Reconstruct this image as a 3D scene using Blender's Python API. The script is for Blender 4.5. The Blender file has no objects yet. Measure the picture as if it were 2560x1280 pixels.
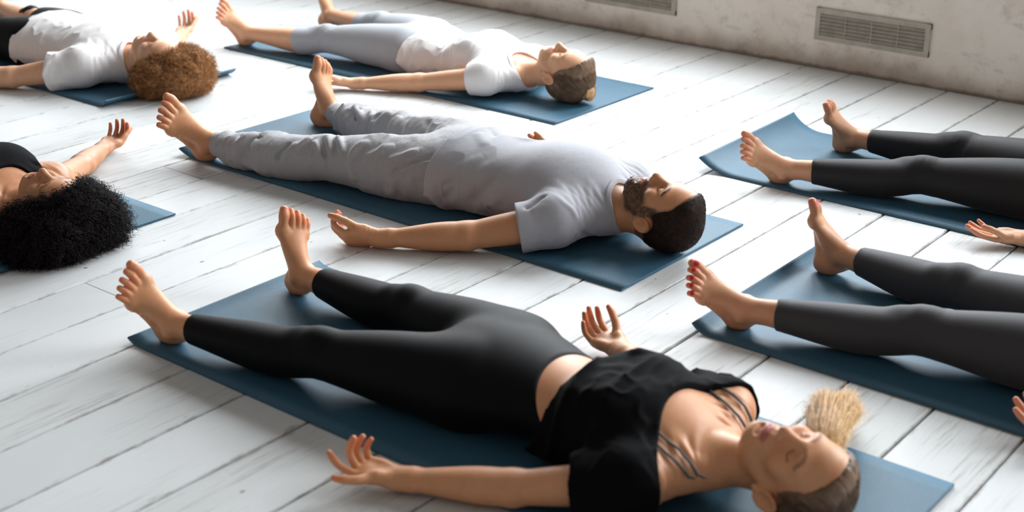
import bpy, math, random
import numpy as np
from concurrent.futures import ThreadPoolExecutor
from mathutils import Vector, Matrix

Q = 1.0        # grid coarseness (1 = full detail)
f32 = np.float32
MAT_T = 0.006

# ------------------------------------------------------------------ implicit surface toolkit
def V(*a):
    return np.array(a if len(a) > 1 else a[0], dtype=float)

def nrm(v):
    v = np.asarray(v, float)
    return v / np.linalg.norm(v)

def smin(a, b, k):
    if k <= 0:
        return np.minimum(a, b)
    h = np.maximum(k - np.abs(a - b), 0) * (1.0 / k)
    return np.minimum(a, b) - h * h * (k * 0.25)

def smax(a, b, k):
    return -smin(-a, -b, k)

def axis(lo, hi, h, fine=()):
    """grid lines from lo to hi: step h, finer inside the (a, b, step) ranges"""
    out, x = [lo], lo
    while x < hi:
        st = h
        for a, b, hf in fine:
            if a <= x <= b:
                st = min(st, hf)
            else:
                d = (a - x) if x < a else (x - b)
                st = min(st, hf + d * 0.12)
        x += st * Q
        out.append(x)
    return np.array(out, f32)

class Fld:
    def __init__(s, xs, ys, zs):
        s.xs, s.ys, s.zs = xs, ys, zs
        s.D = np.full((len(xs), len(ys), len(zs)), 0.3, f32)
    def box(s, lo, hi):
        r = []
        for A, a, b in ((s.xs, lo[0], hi[0]), (s.ys, lo[1], hi[1]), (s.zs, lo[2], hi[2])):
            i = max(0, int(np.searchsorted(A, a)) - 1)
            j = min(len(A), int(np.searchsorted(A, b)) + 1)
            if j - i < 1:
                return None
            r.append(slice(i, j))
        return tuple(r)
    def pts(s, sl):
        return s.xs[sl[0]][:, None, None], s.ys[sl[1]][None, :, None], s.zs[sl[2]][None, None, :]
    def merge(s, sl, d, k, op):
        if op == 'add':
            s.D[sl] = smin(s.D[sl], d, k)
        elif op == 'sub':
            s.D[sl] = smax(s.D[sl], -d, k)
        elif op == 'and':
            s.D[sl] = smax(s.D[sl], d, k)
    def ell(s, c, r, axes=None, k=0.01, op='add'):
        c = np.asarray(c, float)
        r = np.asarray(r, float) if np.ndim(r) else np.array([r] * 3, float)
        A = np.eye(3) if axes is None else np.array(axes, float)
        ext = np.sqrt(((A * r[:, None]) ** 2).sum(0)) + k + 0.012
        sl = s.box(c - ext, c + ext)
        if sl is None:
            return
        X, Y, Z = s.pts(sl)
        k0 = k1 = 0
        for i in range(3):
            q = (X - f32(c[0])) * f32(A[i, 0]) + (Y - f32(c[1])) * f32(A[i, 1]) + (Z - f32(c[2])) * f32(A[i, 2])
            t = (q / f32(r[i])) ** 2
            k0 = k0 + t
            k1 = k1 + t / f32(r[i] ** 2)
        k0 = np.sqrt(k0); k1 = np.sqrt(k1) + f32(1e-4)
        d = np.where(k0 < 0.2, f32(-r.min()) * (1 - k0), k0 * (k0 - 1) / k1)
        s.merge(sl, d.astype(f32), k, op)
    def seg(s, sl, L, a, b, ra, rb, Ua, pad, ends=(False, False)):
        """one tapered elliptic segment into the local array L (min)"""
        a = np.asarray(a, float); b = np.asarray(b, float)
        ab = b - a; ln = np.linalg.norm(ab)
        if ln < 1e-6:
            return
        T = ab / ln
        U = Ua - T * (Ua @ T); U = U / np.linalg.norm(U)
        B = np.cross(T, U)
        rm = max(max(ra), max(rb)) + pad
        lo = np.minimum(a, b) - rm; hi = np.maximum(a, b) + rm
        ss = s.box(lo, hi)
        if ss is None:
            return
        sub = []
        for g, o in zip(ss, sl):
            i = max(g.start, o.start); j = min(g.stop, o.stop)
            if j <= i:
                return
            sub.append(slice(i, j))
        X, Y, Z = s.pts(sub)
        X = X - f32(a[0]); Y = Y - f32(a[1]); Z = Z - f32(a[2])
        t0 = X * f32(T[0]) + Y * f32(T[1]) + Z * f32(T[2])
        t = np.clip(t0 * f32(1 / ln), 0, 1)
        w = t0 - t * f32(ln)
        u = X * f32(U[0]) + Y * f32(U[1]) + Z * f32(U[2])
        v = X * f32(B[0]) + Y * f32(B[1]) + Z * f32(B[2])
        ru = np.where(u > 0, f32(ra[0]) + t * f32(rb[0] - ra[0]), f32(ra[1]) + t * f32(rb[1] - ra[1]))
        rv = f32(ra[2]) + t * f32(rb[2] - ra[2])
        rm_ = min(min(ra), min(rb))
        re = np.where(w < 0, f32(rm_ * (.75 if ends[0] else .34)), f32(rm_ * (.75 if ends[1] else .34)))
        qa = (u / ru) ** 2; qb = (v / rv) ** 2; qc = (w / re) ** 2
        k0 = np.sqrt(qa + qb + qc)
        k1 = np.sqrt(qa / ru ** 2 + qb / rv ** 2 + qc / re ** 2) + f32(1e-4)
        d = np.where(k0 < 0.2, -np.minimum(ru, rv) * (1 - k0), k0 * (k0 - 1) / k1)
        loc = tuple(slice(q.start - o.start, q.stop - o.start) for q, o in zip(sub, sl))
        L[loc] = np.minimum(L[loc], d)
    def loft(s, P, R, U=(0, 0, 1), k=0.01, op='add', sub=3, off=0.0, cut=None, blur=0):
        """smooth tube through points P with radii R = [r] or [up, down, side] per point"""
        P = np.asarray(P, float)
        R = np.array([[r, r, r] if np.ndim(r) == 0 else (list(r) if len(r) == 3 else [r[0], r[0], r[1]]) for r in R], float) + off
        U = np.asarray(U, float)
        PP, RR = spline(P, sub), spline(R, sub)
        pad = k + 0.014
        rm = RR.max() + pad
        sl = s.box(PP.min(0) - rm, PP.max(0) + rm)
        if sl is None:
            return
        L = np.full(tuple(q.stop - q.start for q in sl), 0.3, f32)
        for i in range(len(PP) - 1):
            s.seg(sl, L, PP[i], PP[i + 1], RR[i], RR[i + 1], U, pad, (i == 0, i == len(PP) - 2))
        for _ in range(int(round(blur / Q))):
            if L.shape[0] > 2:
                L[1:-1] = .25 * L[:-2] + .5 * L[1:-1] + .25 * L[2:]
        if cut is not None:
            X, Y, Z = s.pts(sl)
            L = smax(L, cut(X, Y, Z).astype(f32), 0.004)
        s.merge(sl, L, k, op)
    def band(s, w=0.03):
        idx = np.nonzero(np.abs(s.D) < w)
        return idx, np.stack([s.xs[idx[0]], s.ys[idx[1]], s.zs[idx[2]]], 1)
    def displace(s, fn, w=0.03):
        idx, P = s.band(w)
        s.D[idx] -= fn(P).astype(f32)
    def clip(s, fn, k=0.004):
        """keep where fn(points) < 0"""
        idx, P = s.band(0.035)
        s.D[idx] = smax(s.D[idx], fn(P).astype(f32), k)
        inn = np.nonzero(s.D < -0.035)
        P = np.stack([s.xs[inn[0]], s.ys[inn[1]], s.zs[inn[2]]], 1)
        if len(P):
            s.D[inn] = np.maximum(s.D[inn], fn(P).astype(f32))
    def floor(s, z=0.0):
        s.D = np.maximum(s.D, f32(z) - s.zs[None, None, :])
    def mesh(s):
        return surface_nets(s.D, s.xs, s.ys, s.zs)

def spline(P, sub):
    n = len(P)
    if n < 3 or sub < 2:
        return P if sub < 2 else np.array([P[0] + (P[1] - P[0]) * t for t in np.linspace(0, 1, sub + 1)])
    E = np.vstack([2 * P[0] - P[1], P, 2 * P[-1] - P[-2]])
    out = []
    for i in range(n - 1):
        p0, p1, p2, p3 = E[i], E[i + 1], E[i + 2], E[i + 3]
        for t in np.arange(sub) / sub:
            out.append(0.5 * (2 * p1 + (p2 - p0) * t + (2 * p0 - 5 * p1 + 4 * p2 - p3) * t * t + (3 * p1 - p0 - 3 * p2 + p3) * t ** 3))
    out.append(P[-1])
    return np.array(out)

def surface_nets(D, xs, ys, zs):
    D[0] = np.maximum(D[0], 1e-3); D[-1] = np.maximum(D[-1], 1e-3)
    D[:, 0] = np.maximum(D[:, 0], 1e-3); D[:, -1] = np.maximum(D[:, -1], 1e-3)
    D[:, :, 0] = np.maximum(D[:, :, 0], 1e-3); D[:, :, -1] = np.maximum(D[:, :, -1], 1e-3)
    S = D < 0
    nx, ny, nz = D.shape
    cnt = np.zeros((nx - 1, ny - 1, nz - 1), np.uint8)
    for a in (0, 1):
        for b in (0, 1):
            for c in (0, 1):
                cnt += S[a:nx - 1 + a, b:ny - 1 + b, c:nz - 1 + c]
    I, J, K = np.nonzero((cnt > 0) & (cnt < 8))
    del cnt
    n = len(I)
    idm = np.full((nx - 1, ny - 1, nz - 1), -1, np.int32)
    idm[I, J, K] = np.arange(n, dtype=np.int32)
    acc = np.zeros((n, 3)); num = np.zeros(n)
    C = {}
    for a in (0, 1):
        for b in (0, 1):
            for c in (0, 1):
                C[a, b, c] = D[I + a, J + b, K + c].astype(float)
    ed = []
    for a in (0, 1):
        for b in (0, 1):
            ed += [((0, a, b), (1, a, b)), ((a, 0, b), (a, 1, b)), ((a, b, 0), (a, b, 1))]
    for p, q in ed:
        d0, d1 = C[p], C[q]
        m = (d0 < 0) != (d1 < 0)
        t = np.where(m, d0 / np.where(m, d0 - d1, 1), 0)
        for ax, A, G in ((0, xs, I), (1, ys, J), (2, zs, K)):
            c0 = A[G + p[ax]].astype(float); c1 = A[G + q[ax]].astype(float)
            acc[:, ax] += np.where(m, c0 + (c1 - c0) * t, 0)
        num += m
    Vv = acc / num[:, None]
    quads = []
    for ax in range(3):
        if ax == 0:
            s0, s1 = S[:-1, 1:-1, 1:-1], S[1:, 1:-1, 1:-1]
        elif ax == 1:
            s0, s1 = S[1:-1, :-1, 1:-1], S[1:-1, 1:, 1:-1]
        else:
            s0, s1 = S[1:-1, 1:-1, :-1], S[1:-1, 1:-1, 1:]
        i, j, k = np.nonzero(s0 != s1)
        fl = s0[i, j, k]
        if ax == 0:
            j, k = j + 1, k + 1
            q = np.stack([idm[i, j - 1, k - 1], idm[i, j, k - 1], idm[i, j, k], idm[i, j - 1, k]], 1)
        elif ax == 1:
            i, k = i + 1, k + 1
            q = np.stack([idm[i - 1, j, k - 1], idm[i - 1, j, k], idm[i, j, k], idm[i, j, k - 1]], 1)
        else:
            i, j = i + 1, j + 1
            q = np.stack([idm[i - 1, j - 1, k], idm[i, j - 1, k], idm[i, j, k], idm[i - 1, j, k]], 1)
        q[~fl] = q[~fl][:, ::-1]
        quads.append(q)
    return Vv, np.vstack(quads)

def relax(Vv, F, n=1, lam=0.5):
    for _ in range(n):
        A = np.zeros_like(Vv); c = np.zeros(len(Vv))
        for i in range(4):
            np.add.at(A, F[:, i], Vv[F[:, (i + 1) % 4]]); np.add.at(A, F[:, i], Vv[F[:, (i + 3) % 4]])
            c += 2 * np.bincount(F[:, i], minlength=len(Vv))
        Vv = Vv + lam * (A / np.maximum(c, 1)[:, None] - Vv)
    return Vv

# lattice noise in numpy (value noise, smooth)
_rs = np.random.RandomState(7)
_perm = _rs.permutation(4096)
_val = _rs.rand(4096) * 2 - 1
def vnoise(P):
    P = np.asarray(P, float)
    i = np.floor(P).astype(int); f = P - i
    f = f * f * f * (f * (f * 6 - 15) + 10)
    r = 0
    for a in (0, 1):
        for b in (0, 1):
            for c in (0, 1):
                h = _perm[(_perm[(_perm[(i[:, 0] + a) & 4095] + i[:, 1] + b) & 4095] + i[:, 2] + c) & 4095]
                w = (f[:, 0] if a else 1 - f[:, 0]) * (f[:, 1] if b else 1 - f[:, 1]) * (f[:, 2] if c else 1 - f[:, 2])
                r = r + w * _val[h]
    return r

def stroke_dist(P, L):
    """distance from points to a polyline and the place along it (0..1)"""
    L = np.asarray(L, float)
    best = np.full(len(P), 9.0); tt = np.zeros(len(P))
    n = len(L) - 1
    for i in range(n):
        a, b = L[i], L[i + 1]; ab = b - a
        t = np.clip(((P - a) @ ab) / (ab @ ab), 0, 1)
        d = np.linalg.norm(P - a - t[:, None] * ab, axis=1)
        m = d < best
        best[m] = d[m]; tt[m] = (i + t[m]) / n
    return best, tt

def ridges(P, lines):
    """sum of fold lines: (points, width, height); negative height = crease"""
    out = np.zeros(len(P))
    for L, w, a in lines:
        L = spline(np.asarray(L, float), 4)
        lo, hi = L.min(0) - 3 * w, L.max(0) + 3 * w
        m = np.nonzero(((P > lo) & (P < hi)).all(1))[0]
        if len(m) == 0:
            continue
        d, t = stroke_dist(P[m], L)
        out[m] += a * np.exp(-(d / w) ** 2) * np.clip(np.sin(np.pi * np.clip(t, 0.02, 0.98)) * 1.6, 0, 1)
    return out

def ss(a, b, x):
    t = np.clip((x - a) / (b - a), 0, 1)
    return t * t * (3 - 2 * t)
# ------------------------------------------------------------------ anatomy
MALE = dict(arm=1.0, leg=1.0, sh=1.0, neck=1.0, head=1.0, male=True)
FEM = dict(arm=0.86, leg=1.05, sh=0.86, neck=0.84, head=0.95, male=False)
TORSO_M = [(-.04, .09, .13, .02), (.03, .160, .180, 0), (.12, .174, .195, 0), (.22, .162, .192, .004), (.31, .154, .19, .012), (.40, .160, .205, .006),
           (.48, .170, .222, 0), (.55, .172, .218, 0), (.61, .14, .185, .01), (.655, .075, .15, .02)]
TORSO_F = [(-.04, .085, .12, .02), (.03, .160, .168, 0), (.12, .172, .178, 0), (.22, .150, .168, .004), (.31, .124, .158, .018), (.40, .130, .172, .01),
           (.48, .142, .182, 0), (.55, .146, .178, 0), (.61, .12, .155, .01), (.655, .062, .125, .02)]

class Body:
    """joint positions (world metres) of one lying person, z measured above the surface it lies on"""
    def __init__(s, g, **k):
        s.g = g
        s.__dict__.update(k)
        s.ax = nrm(np.append((s.pit - s.crotch)[:2], 0))
        s.side = np.array([-s.ax[1], s.ax[0], 0])     # towards the person's right (+Y)
    def torso_line(s, off=0.0, d0=-1, d1=2, drape=0.0):
        T = TORSO_M if s.g['male'] else TORSO_F
        L = np.linalg.norm((s.pit - s.crotch)[:2]) / 0.65
        P, R = [], []
        for d, hw, zt, zb in T:
            if d < d0 or d > d1:
                continue
            w = getattr(s, 'width', 1.0)
            zt = zt * getattr(s, 'depth', 1.0)
            c = s.crotch + s.ax * d * L
            zc = zb + 0.44 * (zt - zb)
            P.append([c[0], c[1] + getattr(s, 'bend', 0) * math.sin(d / .65 * 3.14), zc])
            R.append([zt - zc + off, zc - zb + off + drape, hw * w + off + drape * 0.6])
        return P, R
    def torso(s, F, off=0.0, k=0.03, **kw):
        P, R = s.torso_line(off, **kw)
        F.loft(P, R, k=k, sub=5, blur=10)
        if not s.g['male']:
            L = np.linalg.norm((s.pit - s.crotch)[:2]) / 0.65
            b = getattr(s, 'bust', 1.0)
            for q in (-1, 1):
                c = s.crotch + s.ax * 0.462 * L + s.side * q * 0.062
                F.ell([c[0], c[1], 0.136 + .012 * b], np.array([.080, .066, .046]) * b + off, k=0.05)
        for q, sh in ((-1, s.shL), (1, s.shR)):
            n = s.pit - s.ax * 0.03 + s.side * q * 0.045
            n[2] = 0.105 if s.g['male'] else 0.09
            r = 0.045 * s.g['sh'] + off
            F.loft([n, sh * 0.5 + n * 0.5, sh], [r, r * 0.98 if off == 0 else r, r * 1.12], k=0.035, sub=2)
            # slope from the neck to the shoulder
            tr = s.pit + s.ax * .055 + s.side * q * .030
            tr[2] = .072
            rt = .036 * s.g['sh'] + off
            F.loft([tr, tr * .45 + sh * .55 + V(0, 0, .002), sh], [rt * .9, rt, rt * 1.15], k=.055, sub=2)
            # chest wall running into the shoulder
            c = s.pit - s.ax * 0.12 + s.side * q * 0.09
            c[2] = 0.125 if s.g['male'] else .105
            F.loft([c, sh], [0.055 * s.g['sh'] + off] * 2, k=0.04, sub=1)
    def hipball(s, F, off=0.0):
        for h in (s.hipL, s.hipR):
            F.ell(h + V(-.01, 0, -.015), V(.10, .092, .088) * s.g['leg'] + off, k=0.03)
    def leg_line(s, q, off=0.0, loose=None):
        h, n, a = (s.hipL, s.kneeL, s.ankL) if q < 0 else (s.hipR, s.kneeR, s.ankR)
        m = s.g['leg']; f = 0.9 if not s.g['male'] else 1.0
        st = [(0, .084, .084, .088), (.25, .084, .084, .087), (.5, .077, .076, .078), (.78, .063, .058, .063), (1.0, .056 * f, .054 * f, .056 * f),
              (1.14, .048 * f, .066 * f, .056 * f), (1.3, .044 * f, .074 * f, .058 * f), (1.5, .041 * f, .066 * f, .052 * f), (1.72, .036 * f, .048 * f, .042 * f),
              (1.9, .033 * f, .035 * f, .033 * f), (2.0, .033 * f, .035 * f, .032 * f)]
        P, R = [], []
        for t, u, d, w in st:
            c = h + (n - h) * t if t <= 1 else n + (a - n) * (t - 1)
            o = off + (np.interp(t, loose[0], loose[1]) if loose else 0)
            P.append(c); R.append([u * m + o, d * m + o, w * m + o])
        return P, R
    def leg(s, F, q, off=0.0, k=0.03, loose=None):
        P, R = s.leg_line(q, off, loose)
        F.loft(P, R, k=k, sub=3, blur=5)
        n = s.kneeL if q < 0 else s.kneeR
        F.ell(n + V(0.0, 0, .030), V(.040, .032, .030) * s.g['leg'] + off, k=0.03)
        F.ell(n + V(-.06, 0, .018), V(.02, .018, .022) * s.g['leg'] + off, k=0.03)
    def arm_line(s, q, off=0.0):
        a, b, c = (s.shL, s.elL, s.wrL) if q < 0 else (s.shR, s.elR, s.wrR)
        m = s.g['arm']
        st = [(0, .054, .054), (.3, .050, .052), (.6, .046, .047), (.88, .041, .043), (1.0, .040, .044), (1.15, .043, .048), (1.35, .041, .046),
              (1.6, .033, .038), (1.85, .024, .030), (2.0, .020, .029)]
        P, R = [], []
        for t, u, w in st:
            p = a + (b - a) * t if t <= 1 else b + (c - b) * (t - 1)
            P.append(p); R.append([u * m + off, u * m + off, w * m + off])
        return P, R
    def arm(s, F, q):
        P, R = s.arm_line(q)
        n = (s.handL if q < 0 else s.handR)['n']
        F.loft(P[:5], R[:5], U=(0, 0, 1), k=0.03, sub=3)
        F.loft(P[4:], R[4:], U=nrm(nrm(n) + V(0, 0, .6)), k=0.02, sub=3)
        F.loft(P[8:], R[8:], U=nrm(n), k=0.02, sub=2)

def rot_to(d, n, a):
    return d * math.cos(a) + n * math.sin(a)

def hand(F, W, d, n, thumb, q, sc=1.0, curl=None, spread=1.0, th=(0.6, 0.7, 0.35), thc=(0.25, 0.3)):
    """W wrist, d wrist to knuckles, n palm normal, thumb: +1/-1 picks the thumb side; returns finger tips"""
    d = nrm(d); n = nrm(n - d * (n @ d)); t = np.cross(d, n) * thumb
    S = sc
    def at(a, b, c):
        return W + (d * a + t * b + n * c) * S
    F.loft([at(-.01, 0, 0), at(.02, .002, 0), at(.05, .003, .0), at(.078, .002, .002), at(.092, .002, .003)],
           [[.020 * S, .018 * S, .029 * S], [.020 * S, .017 * S, .033 * S], [.017 * S, .015 * S, .039 * S], [.014 * S, .013 * S, .041 * S], [.010 * S, .011 * S, .038 * S]], U=n, k=0.012 * S)
    F.loft([at(.012, .020, .008), at(.035, .030, .012), at(.055, .036, .010)], [.015 * S, .018 * S, .013 * S], k=0.012 * S, sub=2)
    F.loft([at(.015, -.020, .006), at(.045, -.026, .007), at(.07, -.030, .006)], [.013 * S, .015 * S, .011 * S], k=0.012 * S, sub=2)
    curl = curl or [(20, 25, 15), (24, 28, 16), (28, 30, 18), (32, 32, 20)]
    spec = [(.031, .088, (.043, .026, .021), .0098), (.0105, .092, (.047, .030, .022), .0100), (-.0105, .088, (.043, .028, .022), .0094), (-.030, .079, (.034, .021, .020), .0084)]
    tips = []
    for (o, b, ls, r), cv, sp in zip(spec, curl, (.12, .03, -.06, -.16)):
        p = at(b - .012, o, .001)
        dd = nrm(d + t * sp * spread); ang = 0
        pts = [p, at(b, o, .001)]; p = pts[-1]
        for ln, c in zip(ls, cv):
            # a joint bends over two short steps
            ang += math.radians(c)
            p = p + rot_to(dd, n, ang) * ln * S
            pts.append(p)
        F.loft(pts, [r * 1.08 * S, r * 1.06 * S, r * 1.0 * S, r * .94 * S, r * .74 * S], k=0.0035, sub=3)
        tips.append(pts[-1])
    dt = nrm(d * th[0] + t * th[1] + n * th[2])
    b = at(.045, .034, .010)
    d2 = nrm(dt + d * thc[0] - t * thc[0] * .3); d3 = nrm(d2 + d * thc[1] - t * thc[1] * .3)
    pts = [b, b + dt * .020 * S, b + dt * .042 * S, b + dt * .042 * S + d2 * .018 * S, b + dt * .042 * S + d2 * .033 * S, b + dt * .042 * S + d2 * .033 * S + d3 * .024 * S]
    F.loft(pts, [.015 * S, .0128 * S, .0122 * S, .0112 * S, .0112 * S, .0082 * S], k=0.006, sub=2)
    tips.append(pts[-1])
    return tips

def foot(F, A, heel, f, lat, L=0.25, splay=1.0, wid=1.06):
    """A ankle joint, heel point on the ground, f heel-to-toe direction, lat towards the little toe"""
    S = L / 0.268
    f = nrm(f); lat = nrm(lat - f * (lat @ f)); m = -lat
    u = np.cross(f, lat)
    if u[0] < 0:
        u = -u
    O = heel + (f * .060 + u * .050) * S       # ankle-frame origin
    def at(a, b, c):
        return O + (f * a + u * b + m * c * (1 + (wid - 1) * ss(.02, .10, a))) * S
    r3 = lambda a, b, c: [a * S, b * S, c * S * (wid if c > .035 else 1)]
    F.loft([A, at(.0, .0, 0), at(.036, -.018, .003), at(.076, -.038, .004), at(.113, -.053, .001), at(.134, -.058, -.002)],
           [.034 * S, .036 * S, r3(.034, .034, .033), r3(.026, .026, .036), r3(.018, .017, .043), r3(.013, .012, .042)], U=u, k=0.02 * S)
    F.ell(at(-.030, -.046, 0), V(.036, .034, .031) * S, axes=[f, u, m], k=0.02 * S)
    F.loft([A + (A - at(0, 0, 0)) * .5 + u * .01, at(-.036, .02, 0), at(-.044, -.03, 0)], [.02 * S, .016 * S, .022 * S], k=0.02 * S, sub=2)
    F.loft([at(-.03, -.060, -.004), at(.04, -.062, -.018), at(.10, -.064, -.028)], [.020 * S, .014 * S, .013 * S], k=0.02 * S, sub=2)
    F.ell(at(.124, -.058, .029), V(.024, .020, .020) * S, axes=[f, u, m], k=0.014 * S)
    F.ell(at(.102, -.062, -.034), V(.022, .015, .016) * S, axes=[f, u, m], k=0.014 * S)
    F.ell(at(.004, .006, .032), V(.016, .016, .010) * S, axes=[f, u, m], k=0.012 * S)
    F.ell(at(-.008, -.004, -.031), V(.015, .016, .010) * S, axes=[f, u, m], k=0.012 * S)
    toes = [([(.126, -.057, .028), (.150, -.053, .028), (.170, -.053, .026), (.189, -.058, .023)], (.0165, .0135, .0150, .0118)),
            ([(.128, -.055, .006), (.150, -.048, .005), (.168, -.050, .004), (.182, -.060, .003)], (.0115, .0096, .0098, .0085)),
            ([(.124, -.056, -.011), (.144, -.050, -.014), (.160, -.053, -.016), (.172, -.063, -.018)], (.011, .0092, .0094, .0082)),
            ([(.117, -.058, -.025), (.134, -.053, -.030), (.148, -.056, -.033), (.159, -.065, -.035)], (.0105, .0088, .009, .008)),
            ([(.106, -.061, -.036), (.121, -.057, -.043), (.133, -.060, -.047), (.143, -.067, -.050)], (.0105, .0085, .0088, .0078))]
    nails, tips = [], []
    for i, (pts, rs) in enumerate(toes):
        F.loft([at(a, b, c * (1 + .12 * (splay - 1))) for a, b, c in pts], [r * S * (1 + (wid - 1) * .7) for r in rs], k=0.0035, sub=3)
        a, b, c = pts[3]; a2, b2, c2 = pts[2]
        nails.append((at(a * .62 + a2 * .38, b * .62 + b2 * .38 + rs[3] * .95, c), nrm(at(a, b, c) - at(a2, b2, c2)), u, rs[3] * S))
        tips.append(at(a, b, c))
    return nails, tips

def foot_origin(ff):
    f = nrm(ff['f']); lat = nrm(ff['lat'] - f * (ff['lat'] @ f)); u = np.cross(f, lat)
    if u[0] < 0:
        u = -u
    return np.asarray(ff['heel'], float) + (f * .060 + u * .050) * ff.get('L', .25) / .268

class Head:
    def __init__(s, C, up, front, sc=1.0):
        s.C = np.asarray(C, float); s.e1 = nrm(up); f = np.asarray(front, float)
        s.e2 = nrm(f - s.e1 * (f @ s.e1)); s.e3 = np.cross(s.e2, s.e1); s.s = sc
    def at(s, r, u, f):
        return s.C + (s.e3 * r + s.e1 * u + s.e2 * f) * s.s
    def loc(s, P):
        q = (P - s.C) / s.s
        return q @ s.e3, q @ s.e1, q @ s.e2
    def build(s, F, male, neck_from, nr):
        A = [s.e3, s.e1, s.e2]; S = s.s
        E = lambda c, r, k=.012, op='add': F.ell(s.at(*c), V(*r) * S, axes=A, k=k * S, op=op)
        def Lf(pts, rs, k=.008, op='add', sub=3, U=None):
            F.loft([s.at(*p) for p in pts], [[x * S for x in r] if np.ndim(r) else r * S for r in rs], U=s.e2 if U is None else U, k=k * S, op=op, sub=sub)
        # neck
        n0 = neck_from
        F.loft([n0, n0 * .5 + s.at(0, -.075, -.022) * .5 + V(0, 0, .004), s.at(0, -.065, -.022), s.at(0, 0, -.03)], [[nr * .9, nr * .9, nr * 1.12], nr, nr * 1.0, nr * .95], k=0.03)
        E((0, .035, -.010), (.0745, .088, .095), k=.02)
        E((0, -.005, -.045), (.062, .06, .055), k=.03)
        jw = 1.0 if male else .92
        cu = 0.0 if male else .010
        Lf([(0, .085, .03), (0, .06, .034), (0, .035, .036), (0, .010, .034), (0, -.02, .034), (0, -.05, .037), (0, -.082 + cu * .6, .044), (0, -.100 + cu, .050)],
           [(.045, .05, .058), (.052, .055, .064), (.054, .055, .066), (.051, .055, .0655), (.053, .055, .062 * jw), (.048, .05, .052 * jw), (.040, .04, .036 * jw), (.026, .03, .022 * jw)], k=.02, sub=6)
        for q in (-1, 1):
            Lf([(q * .056 * jw, -.030, .005), (q * .050 * jw, -.058, .022), (q * .030 * jw, -.084 + cu, .052), (q * .010, -.098 + cu, .068)], [.016, .015, .016, .016], k=.022)
            E((q * .044, -.012, .062), (.022, .02, .020), k=.022)
            E((q * .030, .031, .0735), (.024, .010, .0145), k=.02)
        E((0, -.078, .03), (.040, .03, .045), k=.03)
        E((0, -.094 + cu, .076), (.017, .013, .013), k=.018)
        # eye hollows, lids
        for q in (-1, 1):
            E((q * .033, .011, .101), (.019, .012, .015), k=.016, op='sub')
            E((q * .031, .010, .0705), (.0165, .0140, .0155), k=.006)
            Lf([(q * .017, .008, .0862), (q * .025, .0025, .0885), (q * .033, .0015, .0880), (q * .044, .007, .0800)], [.0010, .0012, .0012, .001], k=.003, op='sub')
        # nose
        w = 1.08 if male else .95
        Lf([(0, .024, .086), (0, .010, .0925), (0, -.008, .1020), (0, -.0220, .1100), (0, -.0270, .1085)], [(.0075, .014, .0090), (.0080, .020, .0100 * w), (.0085, .026, .0115 * w), (.0105, .026, .0118 * w), (.0075, .020, .0095 * w)], k=.012)
        for q in (-1, 1):
            E((q * .0115 * w, -.0275, .0985), (.0078, .0085, .011), k=.008)
        # mouth
        E((0, -.055, .073), (.030, .024, .020), k=.02)
        Lf([(-.024, -.0565, .0815), (-.011, -.0525, .0915), (0, -.0535, .0935), (.011, -.0525, .0915), (.024, -.0565, .0815)], [.0025, .0050, .0048, .0050, .0025], k=.005)
        Lf([(-.022, -.0585, .0815), (-.010, -.0640, .0905), (0, -.0650, .0918), (.010, -.0640, .0905), (.022, -.0585, .0815)], [.0025, .0055, .0062, .0055, .0025], k=.006)
        Lf([(-.027, -.0575, .0810), (-.012, -.0585, .0945), (0, -.0590, .0975), (.012, -.0585, .0945), (.027, -.0575, .0810)], [.0012, .0014, .0014, .0014, .0012], k=.003, op='sub')
        Lf([(-.012, -.076, .089), (0, -.077, .092), (.012, -.076, .089)], [.004, .005, .004], k=.012, op='sub')
        # ears
        for q in (-1, 1):
            b = nrm(s.e2 * .80 - s.e3 * q * .42 + s.e1 * .55); o = s.e3 * q + s.e2 * .40; o = nrm(o - b * (o @ b)); a = nrm(np.cross(o, b))
            c = s.at(q * .0805, -.024, -.012)
            F.ell(c, V(.0078, .0185, .0305) * S, axes=[o, b, a], k=.006 * S)
            hel = []
            sgn = 1 if a @ s.e1 > 0 else -1
            for th in np.linspace(-.5, 4.0, 9):
                hel.append(c + (o * .006 + b * .0160 * math.cos(th) * (1 if th < 3.6 else .9) + a * sgn * .0268 * math.sin(th)) * S)
            F.loft(hel, [.0045 * S] * 9, k=.003 * S, sub=2)
            F.ell(c + (o * .009 + b * .003 - a * sgn * .003) * S, V(.0085, .0095, .0150) * S, axes=[o, b, a], k=.004 * S, op='sub')
            F.ell(c + (o * .003 + b * .003 - a * sgn * .028) * S, V(.006, .009, .010) * S, axes=[o, b, a], k=.006 * S)
            F.ell(c + (o * .004 + b * .0155 - a * sgn * .004) * S, V(.005, .004, .007) * S, axes=[o, b, a], k=.004 * S)

def seg_mask(P, pts, w):
    """stroke on the front of the face: distance measured across and up only"""
    Q2 = P * np.array([1, 1, 0.0]); L = np.asarray(pts, float) * np.array([1, 1, 0.0])
    d, t = stroke_dist(Q2, spline(L, 3))
    return ss(1.0, 0.45, d / w) * (P[:, 2] > .03)

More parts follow.
